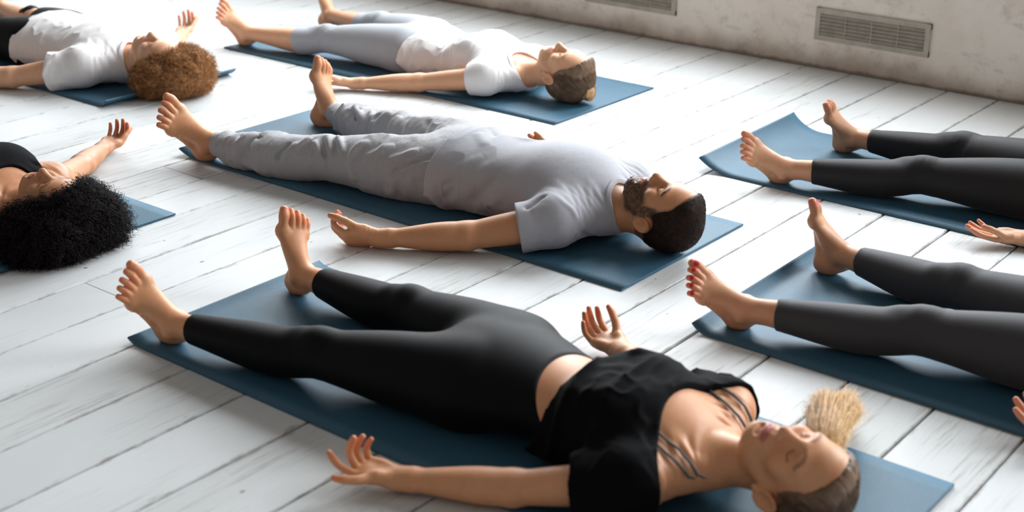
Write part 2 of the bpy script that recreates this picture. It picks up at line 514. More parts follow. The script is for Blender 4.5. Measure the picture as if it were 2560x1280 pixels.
def face_paint(h, P, col, base, lip, brow, beard=None, browk=1.0, scalp=None):
    """own colours of lips, brows, lashes and beard, plus painted nostril shade"""
    r, u, f = h.loc(P)
    m = np.nonzero((np.abs(u) < .16) & (np.abs(r) < .11) & (np.abs(f) < .14))[0]
    if len(m) == 0:
        return
    q = np.stack([r[m], u[m], f[m]], 1)
    c = col[m]
    nz = vnoise(q * 260) * .5 + .5
    def mix(k, to):
        nonlocal c
        k = np.clip(k, 0, 1)[:, None]
        c = c * (1 - k) + np.asarray(to) * k
    for sg in (-1, 1):
        mix(.92 * ss(.0085, .0055, np.linalg.norm(q - V(sg * .0066, -.0340, .1020), axis=1)), np.asarray(base) * V(.22, .12, .10))  # nostrils are not carved: their inner shade is painted as dark spots
    if scalp is not None:
        mix(.75 * ss(.007, -.003, hairline('man')(*q.T)) * (q[:, 1] > -.07), scalp)
    # warmer cheeks, nose, ears
    for cc, rr, kk in (((.043, -.02, .075), .030, .30), ((-.043, -.02, .075), .030, .30), ((0, -.024, .11), .018, .35), ((.08, 0, 0), .03, .35), ((-.08, 0, 0), .03, .35)):
        d = np.linalg.norm(q - np.array(cc), axis=1)
        mix(kk * ss(1, 0, d / rr), np.asarray(base) * V(1.06, .78, .72))
    for sg in (-1, 1):
        mix(.9 * browk * seg_mask(q, [(sg * .013, .031, .092), (sg * .030, .0375, .088), (sg * .042, .0365, .080), (sg * .054, .028, .068)], .0056) * (.6 + .5 * nz), brow)
        mix(.9 * seg_mask(q, [(sg * .017, .0075, .0862), (sg * .025, .002, .0885), (sg * .033, .001, .0880), (sg * .046, .0075, .0800)], .0024), np.asarray(brow) * .5)
    for sg in (-1, 1):
        mix(.35 * ss(.016, .006, np.hypot((q[:, 0] - sg * .031) * .75, q[:, 1] - .010)) * (q[:, 2] > .04), np.asarray(base) * V(.86, .68, .62))
    up = seg_mask(q, [(-.023, -.0565, .0825), (-.011, -.0535, .0925), (0, -.0545, .0945), (.011, -.0535, .0925), (.023, -.0565, .0825)], .0075)
    lo = seg_mask(q, [(-.021, -.0590, .0825), (-.010, -.0635, .0915), (0, -.0645, .0928), (.010, -.0635, .0915), (.021, -.0590, .0825)], .0068 if beard is not None else .0085)
    mix(np.maximum(up, lo) * .8, lip)
    if beard is not None:
        rr, uu, ff = q.T
        jaw = ss(-.018, -.045, uu + .25 * np.maximum(0, .06 - ff) - .32 * np.abs(rr) + .012) * ss(-.005, .02, ff) * (1 - .75 * ss(-.092, -.110, uu) * ss(.06, .035, ff))
        side = ss(.046, .060, np.abs(rr)) * ss(.004, .014, ff) * ss(.045, .034, ff) * ss(.03, .01, uu) * ss(-.07, -.05, uu)
        mous = ss(.009, .005, np.abs(uu + .0455 + .0 * rr)) * ss(.030, .024, np.abs(rr)) * ss(.07, .08, ff)
        b = np.clip(np.maximum(np.maximum(jaw, side), mous), 0, 1)
        b *= 1 - np.clip(np.maximum(up, lo), 0, 1)
        mix(b * (.62 + .34 * nz), beard)
    col[m] = c

def skin_cols(P, base, tips=(), nails=(), nailcol=None, soles=()):
    n1 = vnoise(P * 38)[:, None]; n2 = vnoise(P * 140)[:, None]
    base = np.asarray(base, float)
    col = base * (1 + .05 * n1 + .03 * n2)
    col[:, 1] *= 1 - .03 * n1[:, 0]
    for t in tips:
        d = np.linalg.norm(P - t, axis=1)
        k = .75 * ss(.045, .005, d)[:, None]
        col = col * (1 - k) + base * V(1.08, .74, .68) * k
    for c, ax, up, r in nails:
        q = P - c
        a = q @ ax; b = q @ np.cross(ax, up); h = q @ up
        k = ss(1.1, .8, np.sqrt((a / (r * .80)) ** 2 + (b / (r * .82)) ** 2)) * (h > -r * .55)
        to = np.asarray(nailcol) if nailcol is not None else base * V(1.12, 1.0, 1.0)
        col = col * (1 - k[:, None]) + to * k[:, None]
    return col
# ------------------------------------------------------------------ grids, tubes, hair
def fld_for(lo, hi, h, fine=()):
    """fine: (centre, half size xyz, step)"""
    ax = []
    for i in range(3):
        rng = [(c[i] - (e[i] if np.ndim(e) else e), c[i] + (e[i] if np.ndim(e) else e), st if i < 2 else max(st, .0021)) for c, e, st in fine]
        ax.append(axis(lo[i], hi[i], h if i < 2 else min(h, .003), rng))
    return Fld(*ax)

def tubes(paths, rad, sides=3, taper=0.35):
    """paths (N,K,3) -> one mesh of thin strands"""
    paths = np.asarray(paths, float)
    N, K, _ = paths.shape
    T = np.gradient(paths, axis=1); T /= np.linalg.norm(T, axis=2, keepdims=True) + 1e-9
    ref = np.where(np.abs(T[..., 2:3]) > .85, np.array([1., 0, 0]), np.array([0, 0, 1.]))
    A = np.cross(T, ref); A /= np.linalg.norm(A, axis=2, keepdims=True) + 1e-9
    B = np.cross(T, A)
    rad = np.broadcast_to(np.asarray(rad, float).reshape(-1, 1), (N, 1))
    tp = np.interp(np.linspace(0, 1, K), [0, .6, 1], [1, 1, taper])
    R = (rad * tp[None])[..., None]
    rings = []
    for i in range(sides):
        a = 2 * math.pi * i / sides
        rings.append(paths + R * (A * math.cos(a) + B * math.sin(a)))
    Vv = np.stack(rings, 2).reshape(-1, 3)
    n, k, s = np.meshgrid(np.arange(N), np.arange(K - 1), np.arange(sides), indexing='ij')
    b = (n * K + k) * sides
    s2 = (s + 1) % sides
    F = np.stack([b + s, b + s2, b + sides + s2, b + sides + s], -1).reshape(-1, 4)
    return Vv, F

def join(parts):
    Vs, Fs, Cs, o = [], [], [], 0
    for p in parts:
        Vs.append(p[0]); Fs.append(p[1] + o); o += len(p[0])
        Cs.append(p[2] if len(p) > 2 else None)
    C = None
    if any(c is not None for c in Cs):
        C = np.vstack([np.broadcast_to(np.asarray(c, float), (len(v), 3)) for c, v in zip(Cs, Vs)])
    return np.vstack(Vs), np.vstack(Fs), C

def normals(Vv, F):
    n = np.cross(Vv[F[:, 2]] - Vv[F[:, 0]], Vv[F[:, 3]] - Vv[F[:, 1]])
    N = np.zeros_like(Vv)
    for i in range(4):
        np.add.at(N, F[:, i], n)
    return N / (np.linalg.norm(N, axis=1, keepdims=True) + 1e-12)

def curls(Vs, Ns, n, rng, length, rad, turns, thick, K=14, droop=0.0, keep=None, jitter=.5):
    """helical strands growing out of the surface points Vs"""
    idx = rng.choice(len(Vs), n)
    P0 = Vs[idx]; D = Ns[idx] + rng.normal(0, jitter * .5, (n, 3))
    D /= np.linalg.norm(D, axis=1, keepdims=True)
    P0 = P0 - D * .008
    L = length * (0.55 + .9 * rng.rand(n))
    ref = rng.normal(0, 1, (n, 3))
    A = np.cross(D, ref); A /= np.linalg.norm(A, axis=1, keepdims=True)
    B = np.cross(D, A)
    t = np.linspace(0, 1, K)
    ph = rng.rand(n, 1) * 6.28
    tu = turns * (0.7 + .6 * rng.rand(n, 1))
    an = ph + 2 * math.pi * tu * t[None]
    rr = rad * (.6 + .8 * rng.rand(n, 1)) * np.minimum(1, t[None] * 4)
    path = P0[:, None] + D[:, None] * (L[:, None] * t[None])[..., None] + A[:, None] * (rr * np.cos(an))[..., None] + B[:, None] * (rr * np.sin(an))[..., None]
    path[..., 2] -= droop * (t[None] ** 2) * L[:, None]
    path[..., 2] = np.maximum(path[..., 2], .0015)
    if keep is not None:
        path = path[keep(path[:, -1]) & keep(path[:, K // 2])]
    return tubes(path, thick)

def cap_field(h, grow, lo=None, hi=None, step=.0025, cover=1.0):
    S = h.s
    ext = .16 * S
    F = Fld(axis(h.C[0] - ext, h.C[0] + ext, step), axis(h.C[1] - ext, h.C[1] + ext, step), axis(max(-.002, h.C[2] - ext), h.C[2] + ext, step))
    A = [h.e3, h.e1, h.e2]
    F.ell(h.at(0, .035, -.010), (V(.0745, .088, .095) + grow) * S, axes=A, k=.02)
    F.ell(h.at(0, -.005, -.045), (V(.062, .06, .055) + grow) * S, axes=A, k=.03)
    F.loft([h.at(0, .085, .03), h.at(0, .06, .034), h.at(0, .035, .036)], [(V(.045, .05, .058) + grow) * S, (V(.052, .055, .064) + grow) * S, (V(.054, .055, .066) + grow) * S], U=h.e2, k=.02)
    return F

def hairline(kind):
    if kind == 'man':
        U = [-.08, -.045, -.02, 0, .02, .045, .065, .08, .095, .12]; Fl = [-.040, -.036, .006, .022, .031, .038, .046, .058, .070, .08]
    else:
        U = [-.08, -.045, -.02, 0, .02, .045, .065, .08, .095, .12]; Fl = [-.05, -.04, -.012, .012, .028, .036, .044, .052, .060, .075]
    def g(r, u, f):
        fl = np.interp(u, U, Fl) - (.06 if kind == 'man' else .10) * np.maximum(0, np.abs(r) - .045) * (u > .05)
        d = f - fl
        if kind == 'man':
            # round the ears
            e = .025 - np.sqrt((u + .024) ** 2 * .75 + (f + .010) ** 2)
            d = np.maximum(d, e * (np.abs(r) > .05) - 9 * (np.abs(r) <= .05))
        else:
            e = .022 - np.sqrt((u + .022) ** 2 * .6 + (f + .010) ** 2)
            d = np.maximum(d, e * (np.abs(r) > .05) - 9 * (np.abs(r) <= .05))
        return np.maximum(d, -.062 - u + .25 * (f + .05))
    return g

def short_hair(h, kind, grow, rng, n, length, thick, dark):
    F = cap_field(h, grow, step=.0020)
    g = hairline(kind)
    def cl(P):
        r, u, f = h.loc(P)
        return g(r, u, f) + .0008 * vnoise(P * 120) + .002
    F.displace(lambda P: .0008 * vnoise(P * 90))
    F.clip(cl, k=.006)
    F.floor(.0008)
    Vv, Q4 = F.mesh()
    N = normals(Vv, Q4)
    r, u, f = h.loc(Vv)
    top = np.nonzero((g(r, u, f) < .0) & (np.linalg.norm((Vv - h.at(0, .03, -.01)), axis=1) > .072 * h.s))[0]
    idx = rng.choice(top, n)
    D = N[idx] * .55 - h.e2 * .55 + rng.normal(0, .25, (n, 3)); D /= np.linalg.norm(D, axis=1, keepdims=True)
    t = np.linspace(0, 1, 4)
    L = length * (.6 + .8 * rng.rand(n, 1))
    path = Vv[idx][:, None] - N[idx][:, None] * .001 + D[:, None] * (L * t[None])[..., None] - N[idx][:, None] * (L * .35 * t[None] ** 2)[..., None]
    path[..., 2] = np.maximum(path[..., 2], .001)
    tv, tf = tubes(path, thick)
    return join([(Vv, Q4), (tv, tf)])[:2]

def pulled_hair(h, grow, knot, rng, n, thick, kind='woman', lift=.004):
    """hair combed from the hairline back to a knot; knot in head coordinates"""
    F = cap_field(h, grow, step=.0024)
    g = hairline(kind)
    k0 = h.at(*knot)
    def cl(P):
        r, u, f = h.loc(P)
        return g(r, u, f) + .002 * vnoise(P * 120)
    def groove(P):
        q = P - k0
        a = np.arctan2(q @ h.e3, q @ nrm(h.e1 * .6 + h.e2 * .8)); dd = np.linalg.norm(q, axis=1)
        X = np.stack([a * 22, dd * 8, a * 3], 1)
        X2 = np.stack([a * 55, dd * 14, a * 9], 1)
        return .0014 * vnoise(X) + .0008 * vnoise(X2)
    F.displace(groove)
    F.clip(cl, k=.005)
    F.floor(.0008)
    Vv, Q4 = F.mesh()
    r, u, f = h.loc(Vv)
    c0 = h.at(0, .03, -.01)
    front = np.nonzero((g(r, u, f) < -.002) & (np.linalg.norm(Vv - c0, axis=1) > .074 * h.s))[0]
    idx = rng.choice(front, n)
    P0 = Vv[idx]
    t = np.linspace(0, 1, 12)
    a = P0 - c0; b = k0 - c0
    la = np.linalg.norm(a, axis=1, keepdims=True); lb = np.linalg.norm(b)
    ua = a / la; ub = b / lb
    om = np.arccos(np.clip(ua @ ub, -.999, .999))[:, None]
    span = np.minimum(1, .25 + .75 * rng.rand(n, 1))
    tt = t[None] * span
    w0 = np.sin((1 - tt) * om) / np.sin(om); w1 = np.sin(tt * om) / np.sin(om)
    dirv = ua[:, None] * w0[..., None] + ub[None, None] * w1[..., None]
    # radius of the cap along that direction
    A = np.stack([h.e3, h.e1, h.e2]); R = (V(.0745, .088, .095) + grow) * h.s
    off = h.at(0, .035, -.010) - c0
    def ray_r(d):
        q = (d @ A.T) / R; o = (off @ A.T) / R
        aa = (q ** 2).sum(-1); bb = (q * o).sum(-1); cc = (o ** 2).sum() - 1
        return (bb + np.sqrt(np.maximum(bb * bb - aa * cc, 0))) / aa
    rad = ray_r(dirv) + (rng.rand(n, 1) * .0022 + .0002) + lift * np.sin(np.pi * np.clip(tt, 0, 1)) * rng.rand(n, 1) * .5
    rad = np.maximum(rad, la * (1 - tt) + lb * tt - .004)
    path = c0 + dirv * rad[..., None]
    path[..., 2] = np.maximum(path[..., 2], .001)
    tv, tf = tubes(path, thick * (.7 + .6 * rng.rand(n)), taper=.6)
    return join([(Vv, Q4), (tv, tf)])[:2]

def afro(h, blobs, rng, n, length, rad, turns, thick, face, noise=.010, freq=26, step=.0045, K=14, K2=0, droop=0.2, jitter=.5):
    """bushy curly hair: blobs in head coordinates (centre, radius); face = ellipsoid kept free"""
    F = Fld(axis(h.C[0] - .30, h.C[0] + .30, step), axis(h.C[1] - .32, h.C[1] + .32, step), axis(0, h.C[2] + .25, step))
    A = [h.e3, h.e1, h.e2]
    for c, r in blobs:
        F.ell(h.at(*c), V(r) * h.s if np.ndim(r) else r * h.s, axes=A, k=.03)
    F.displace(lambda P: noise * (vnoise(P * freq) + .5 * vnoise(P * freq * 2.3) + .3 * vnoise(P * freq * 5)), w=.04)
    fc, fr = face
    F.ell(h.at(*fc), V(fr) * h.s, axes=A, k=.006, op='sub')
    F.floor(.001)
    Vv, Q4 = F.mesh()
    N = normals(Vv, Q4)
    def keep(P):
        r, u, f = h.loc(P)
        q = ((r - fc[0]) / fr[0]) ** 2 + ((u - fc[1]) / fr[1]) ** 2 + ((f - fc[2]) / fr[2]) ** 2
        return q > .93
    r, u, f = h.loc(Vv)
    q = ((r - fc[0]) / fr[0]) ** 2 + ((u - fc[1]) / fr[1]) ** 2 + ((f - fc[2]) / fr[2]) ** 2
    ok = (q > 1.02) & (Vv[:, 2] > .004)
    tv, tf = curls(Vv[ok], N[ok], n, rng, length, rad, turns, thick, K=K, keep=keep, droop=droop, jitter=jitter)
    return join([(Vv, Q4), (tv, tf)])[:2]

def plane(pt, n):
    pt = np.asarray(pt, float); n = nrm(n)
    c = float(pt @ n)
    return lambda X, Y, Z: X * f32(n[0]) + Y * f32(n[1]) + Z * f32(n[2]) - f32(c)

def folds(P, scale, amp, stretch, seed=0.0, sharp=1.6):
    """ridged, stretched noise: cloth wrinkles running along the axis with the small scale"""
    q = P * np.asarray(stretch) * scale + seed
    n = vnoise(q)
    r = (1 - np.abs(n) * 1.7)
    return amp * (np.clip(r, 0, 1) ** sharp - .35)
# ------------------------------------------------------------------ the seven people
def lin(r, g, b):
    c = np.array([r, g, b], float) / 255
    return np.where(c <= .04045, c / 12.92, ((c + .055) / 1.055) ** 2.4)

def build_person(b, hd, base, hands, feet, mat_y, h=.0042, hf=.0021, paint=None, nailcol=None, skip=()):
    """one continuous skin: returns vertices, quads, colours and the finger tips"""
    pts = [b.pit, b.crotch, b.shL, b.shR, b.elL, b.elR, b.wrL, b.wrR, b.ankL, b.ankR, hd.C]
    lo = np.min(pts, 0) - .30; hi = np.max(pts, 0) + .22
    lo[2] = -.012; hi[2] = .335
    b.handL, b.handR = hands
    fine = []
    if 'head' not in skip:
        fine.append((hd.at(0, -.02, .03), (.13, .10, .2), hf))
    for q, W, hh in ((-1, b.wrL, hands[0]), (1, b.wrR, hands[1])):
        if hh and hh.get('fine', 1):
            fine.append((W + nrm(hh['d']) * .10, (.085, .065, .2), hf * 1.05))
    for q, ff in ((-1, feet[0]), (1, feet[1])):
        if ff and ff.get('fine', 1):
            fine.append((np.asarray(ff['heel']) + nrm(ff['f']) * .13 + V(0, 0, .02), (.075, .085, .2), hf * 1.05))
    lo[0] = min(lo[0], min(np.asarray(ff['heel'])[0] - .16 for ff in feet)); 
    F = fld_for(lo, hi, h, fine)
    b.torso(F); b.hipball(F)
    for q in (-1, 1):
        b.leg(F, q); b.arm(F, q)
        sh = b.shL if q < 0 else b.shR
        F.ell(sh + V(-.012, 0, .004), V(.058, .054, .056) * (b.g['sh'] if not b.g['male'] else 1), k=.03)
    nk = b.pit + b.ax * .005; nk = V(nk[0], nk[1], .085 if b.g['male'] else .075)
    hd.build(F, b.g['male'], nk, (.058 if b.g['male'] else .048))
    tips, nails = [], []
    for q, W, hh in ((-1, b.wrL, hands[0]), (1, b.wrR, hands[1])):
        tips += hand(F, W, hh['d'], hh['n'], hh['t'], q, hh.get('s', 1.0) * (.98 if b.g['male'] else .90), hh.get('curl'), hh.get('spread', 1.0), hh.get('th', (.6, .7, .35)), hh.get('thc', (.25, .3)))
    for q, A, ff in ((-1, b.ankL, feet[0]), (1, b.ankR, feet[1])):
        n, t = foot(F, A, np.asarray(ff['heel'], float), ff['f'], ff['lat'], ff.get('L', .25), ff.get('splay', 1.0), ff.get('wid', 1.06))
        nails += n; tips += t
    Y = np.abs(F.ys - mat_y)
    zf = np.where(Y < .335, 0.0, -MAT_T).astype(f32)[None, :, None]
    F.D = np.maximum(F.D, zf - F.zs[None, None, :])
    Vv, Q4 = F.mesh()
    del F
    Vv = relax(Vv, Q4, 1, .4)
    col = skin_cols(Vv, base, tips, nails, nailcol)
    if paint:
        face_paint(hd, Vv, col, base, **paint)
    return Vv, Q4, col

def collar_ring(F, G, b, h):
    """ribbed band sewn round the neck opening"""
    hh = h * Q
    i = np.nonzero((np.abs(F.D) < hh) & (np.abs(G.D) < hh))
    P = np.stack([F.xs[i[0]], F.ys[i[1]], F.zs[i[2]]], 1).astype(float)
    yc = b.pit[1]; zc = .10
    th = np.arctan2(P[:, 2] - zc, P[:, 1] - yc)
    nb = 72; C = np.full((nb, 3), np.nan)
    for k in range(nb):
        a = -math.pi + 2 * math.pi * (k + .5) / nb
        d = np.abs((th - a + math.pi) % (2 * math.pi) - math.pi)
        m = d < .14
        if m.sum() > 2:
            C[k] = P[m].mean(0)
    ok = ~np.isnan(C[:, 0]); kk = np.arange(nb)
    for j in range(3):
        C[:, j] = np.interp(kk, kk[ok], C[ok, j], period=nb)
    for _ in range(6):
        C = .25 * np.roll(C, 1, 0) + .5 * C + .25 * np.roll(C, -1, 0)
    T = np.roll(C, -1, 0) - np.roll(C, 1, 0); T /= np.linalg.norm(T, axis=1, keepdims=True)
    rad = C - V(0, yc, zc); rad[:, 0] = 0; rad /= np.linalg.norm(rad, axis=1, keepdims=True)
    A = -b.ax * .62 + rad * .78
    A -= T * (A * T).sum(1, keepdims=True); A /= np.linalg.norm(A, axis=1, keepdims=True)
    Nn = np.cross(T, A); Nn *= np.sign((Nn @ b.ax))[:, None]
    prof = [(-.0015, -.0018), (-.0022, .0006), (0, .0022), (.004, .0024), (.008, .0024), (.012, .0024), (.0148, .0018), (.0152, .0), (.0148, -.0030)]
    Vv = np.stack([C + A * p + Nn * q for p, q in prof], 1).reshape(-1, 3)
    n = len(prof); Fq = []
    for k in range(nb):
        k2 = (k + 1) % nb
        for j in range(n):
            Fq.append([k * n + j, k * n + (j + 1) % n, k2 * n + (j + 1) % n, k2 * n + j])
    Vv[:, 2] = np.maximum(Vv[:, 2], .0005)
    return Vv, np.array(Fq)

def cloth_fld(lo, hi, h):
    return Fld(axis(lo[0], hi[0], h), axis(lo[1], hi[1], h), axis(-.004, hi[2], h))

def floor_drop(F, mat_y):
    Y = np.abs(F.ys - mat_y)
    zf = np.where(Y < .335, 0.0, -MAT_T).astype(f32)[None, :, None]
    F.D = np.maximum(F.D, zf + .0005 - F.zs[None, None, :])

def leggings(b, off, cuff=(1.93, 1.93), waist=.26, h=.0042, wr=.0012, extra=None, mat_y=0, waist_z=0.0):
    """close fitting trousers: cuff in leg fractions (2 = ankle), waist = distance above the crotch"""
    lo = np.min([b.ankL, b.ankR, b.crotch, b.hipL], 0) - .16; hi = np.max([b.ankL, b.ankR, b.crotch, b.hipR, b.kneeR], 0) + .16
    hi[0] = b.crotch[0] + .42; hi[2] = .26
    F = cloth_fld(lo, hi, h)
    L = np.linalg.norm((b.pit - b.crotch)[:2]) / .65
    P, R = b.torso_line(off, d1=.45)
    wp = b.crotch + b.ax * waist * L
    F.loft(P, R, k=.03, sub=5, blur=8, cut=plane(V(wp[0], wp[1], .1), b.ax + V(0, 0, waist_z)))
    b.hipball(F, off)
    for q, cf in ((-1, cuff[0]), (1, cuff[1])):
        hh, n, a = (b.hipL, b.kneeL, b.ankL) if q < 0 else (b.hipR, b.kneeR, b.ankR)
        cp = n + (a - n) * (cf - 1)
        P, R = b.leg_line(q, off)
        F.loft(P, R, k=.03, sub=3, blur=5, cut=plane(cp, a - n))
        F.ell(n + V(0.0, 0, .030), V(.040, .032, .030) * b.g['leg'] + off, k=.03)
        F.ell(n + V(-.06, 0, .018), V(.02, .018, .022) * b.g['leg'] + off, k=.03)
    def dsp(P):
        o = np.zeros(len(P))
        if wr:
            for q, cf in ((-1, cuff[0]), (1, cuff[1])):
                hh, n, a = (b.hipL, b.kneeL, b.ankL) if q < 0 else (b.hipR, b.kneeR, b.ankR)
                cp = n + (a - n) * (cf - 1)
                for c, rr in ((n + V(.02, 0, 0), .10), (cp, .06)):
                    d = np.linalg.norm(P - c, axis=1)
                    m = np.nonzero(d < rr)[0]
                    if len(m):
                        o[m] += wr * ss(rr, rr * .4, d[m]) * folds(P[m], 60, 2.0, (1.0, .25, .35))
        if extra is not None:
            o += extra(P)
        return o
    F.displace(dsp, w=.012)
    floor_drop(F, mat_y)
    return F.mesh()

def tee(b, off, sleeve=(.75, .75), hem=.10, h=.0042, slv=.010, neck=(.075, .0), drape=.012, wrinkle=None, mat_y=0, hem_tilt=0.0, neck_fn=None, flare=0.0, lines=(), collar=.017, cutfn=None, hem_z=0.0):
    L = np.linalg.norm((b.pit - b.crotch)[:2]) / .65
    pts = [b.shL, b.shR, b.elL, b.elR, b.pit, b.crotch + b.ax * hem * L]
    lo = np.min(pts, 0) - .16; hi = np.max(pts, 0) + .16; hi[2] = .30
    F = cloth_fld(lo, hi, h)
    hp = b.crotch + b.ax * hem * L
    P, R = b.torso_line(off, drape=drape)
    if flare:
        for p, r in zip(P, R):
            k = flare * max(0, 1 - np.dot(p - hp, b.ax) / .28)
            r[0] += k * .6; r[1] += k * .6; r[2] += k
    hp[2] = .1
    F.loft(P, R, k=.03, sub=5, blur=8, cut=plane(hp, -b.ax + b.side * hem_tilt + V(0, 0, hem_z)))
    if not b.g['male']:
        bu = getattr(b, 'bust', 1.0)
        for q in (-1, 1):
            c = b.crotch + b.ax * .462 * L + b.side * q * .062
            F.ell([c[0], c[1], .136 + .012 * bu], np.array([.080, .066, .046]) * bu + off, k=.05)
    for q, sh, el in ((-1, b.shL, b.elL), (1, b.shR, b.elR)):
        n = b.pit - b.ax * .03 + b.side * q * .045
        n[2] = .105 if b.g['male'] else .09
        r = .045 * b.g['sh'] + off
        F.loft([n, sh * .5 + n * .5, sh], [r, r, r * 1.12], k=.035, sub=2)
        tr = b.pit + b.ax * .055 + b.side * q * .030
        tr[2] = .072
        rt = .036 * b.g['sh'] + off
        F.loft([tr, tr * .45 + sh * .55 + V(0, 0, .002), sh], [rt * .9, rt, rt * 1.15], k=.055, sub=2)
        c = b.pit - b.ax * .12 + b.side * q * .09
        c[2] = .125 if b.g['male'] else .105
        F.loft([c, sh], [.055 * b.g['sh'] + off] * 2, k=.04, sub=1)
        F.ell(sh + V(-.012, 0, .004), V(.058, .054, .056) * b.g['sh'] + off, k=.03)
        sl = sleeve[0] if q < 0 else sleeve[1]
        if sl > 0:
            A, RR = b.arm_line(q, off + .002)
            A, RR = A[:6], [[r[0] + slv * t, r[1] + slv * t * 1.5, r[2] + slv * t] for r, t in zip(RR[:6], (.3, .7, 1, 1, 1, 1))]
            cp = sh + (el - sh) * sl
            F.loft(A, RR, k=.022, cut=plane(cp, el - sh))
    def dsp(P):
        o = np.zeros(len(P))
        if wrinkle is not None:
            o += wrinkle(P)
        if len(lines):
            o += ridges(P, [(l, w * .85, a * 1.35) for l, w, a in lines])
        return o
    F.displace(dsp, w=.022)
    if neck_fn is not None:
        G = Fld(F.xs, F.ys, F.zs)
        neck_fn(G)
        if collar:
            b.collar = collar_ring(F, G, b, h)
        F.D = smax(F.D, -G.D, .003)
        del G
    if cutfn is not None:
        F.clip(cutfn, k=.003)
    floor_drop(F, mat_y)
    return F.mesh()

# ---- posed joints (metres; the camera stands at x = y = 0, the window wall is at y = 5.45) ----
def P_man():
    b = Body(MALE, crotch=V(-2.86, 3.215, .1), pit=V(-2.195, 3.215, .1), shL=V(-2.238, 3.015, .086), shR=V(-2.245, 3.40, .088),
             elL=V(-2.425, 2.848, .044), elR=V(-2.45, 3.535, .042), wrL=V(-2.645, 2.700, .026), wrR=V(-2.685, 3.595, .020),
             hipL=V(-2.775, 3.12, .098), hipR=V(-2.775, 3.31, .098), kneeL=V(-3.18, 3.02, .080), kneeR=V(-3.20, 3.375, .080),
             ankL=V(-3.605, 2.952, .072), ankR=V(-3.60, 3.448, .072), depth=1.07, width=1.03)
    hd = Head(V(-1.998, 3.210, .112), V(.99, .06, .03), V(0.02, -.04, 1), 1.0)
    return b, hd

def P_front():
    b = Body(FEM, crotch=V(-1.86, 2.165, .1), pit=V(-1.225, 2.150, .1), shL=V(-1.268, 1.972, .080), shR=V(-1.265, 2.330, .090),
             elL=V(-1.475, 1.870, .038), elR=V(-1.485, 2.445, .038), wrL=V(-1.70, 1.768, .022), wrR=V(-1.690, 2.545, .024),
             hipL=V(-1.765, 2.08, .092), hipR=V(-1.765, 2.255, .092), kneeL=V(-2.135, 1.985, .080), kneeR=V(-2.140, 2.298, .080),
             ankL=V(-2.545, 1.945, .070), ankR=V(-2.53, 2.342, .070), bust=1.0, depth=1.10, width=1.03)
    hd = Head(V(-1.025, 2.170, .104), V(.985, .05, -.06), V(.02, -.32, 1), .96)
    return b, hd

def P_back():
    b = Body(FEM, crotch=V(-4.06, 4.355, .1), pit=V(-3.375, 4.290, .1), shL=V(-3.42, 4.130, .082), shR=V(-3.42, 4.455, .082),
             elL=V(-3.685, 4.035, .038), elR=V(-3.67, 4.56, .038), wrL=V(-3.925, 3.895, .021), wrR=V(-3.93, 4.62, .021),
             hipL=V(-3.965, 4.265, .092), hipR=V(-3.965, 4.44, .092), kneeL=V(-4.37, 4.19, .080), kneeR=V(-4.375, 4.535, .080),
             ankL=V(-4.755, 4.125, .070), ankR=V(-4.75, 4.595, .070), bust=1.05)
    hd = Head(V(-3.168, 4.308, .114), V(.99, .08, .0), V(.02, -.05, 1), .97)
    return b, hd

def P_low():
    b = Body(FEM, crotch=V(-.80, 3.14, .1), pit=V(-.165, 3.14, .1), shL=V(-.21, 2.98, .082), shR=V(-.21, 3.30, .082),
             elL=V(-.44, 2.88, .040), elR=V(-.44, 3.43, .040), wrL=V(-.665, 2.815, .024), wrR=V(-.67, 3.53, .024),
             hipL=V(-.715, 3.05, .092), hipR=V(-.715, 3.23, .092), kneeL=V(-1.115, 2.985, .080), kneeR=V(-1.150, 3.300, .080),
             ankL=V(-1.505, 2.905, .072), ankR=V(-1.505, 3.362, .074), bust=1.0)
    hd = Head(V(.015, 3.14, .104), V(.99, .0, .0), V(.0, 0, 1), .97)
    return b, hd

def P_up():
    b = Body(FEM, crotch=V(-1.27, 4.27, .1), pit=V(-.635, 4.26, .1), shL=V(-.68, 4.10, .082), shR=V(-.68, 4.42, .082),
             elL=V(-.95, 3.985, .040), elR=V(-.93, 4.53, .040), wrL=V(-1.205, 3.915, .022), wrR=V(-1.16, 4.63, .024),
             hipL=V(-1.185, 4.18, .092), hipR=V(-1.185, 4.36, .092), kneeL=V(-1.595, 4.095, .080), kneeR=V(-1.60, 4.435, .080),
             ankL=V(-1.965, 4.000, .070), ankR=V(-1.965, 4.445, .072), bust=1.0)
    hd = Head(V(-.455, 4.26, .104), V(.99, .0, .0), V(.0, 0, 1), .97)
    return b, hd

def P_dark():
    b = Body(FEM, crotch=V(-4.19, 2.18, .1), pit=V(-3.565, 2.135, .1), shL=V(-3.615, 1.98, .082), shR=V(-3.615, 2.295, .086),
             elL=V(-3.83, 1.87, .042), elR=V(-3.815, 2.53, .042), wrL=V(-4.05, 1.78, .024), wrR=V(-3.968, 2.735, .026),
             hipL=V(-4.10, 2.09, .092), hipR=V(-4.10, 2.27, .092), kneeL=V(-4.50, 2.02, .080), kneeR=V(-4.50, 2.34, .080),
             ankL=V(-4.88, 1.98, .070), ankR=V(-4.88, 2.40, .072), bust=1.08)
    hd = Head(V(-3.385, 2.135, .106), V(.985, .06, .02), V(.05, -.03, 1), .97)
    return b, hd

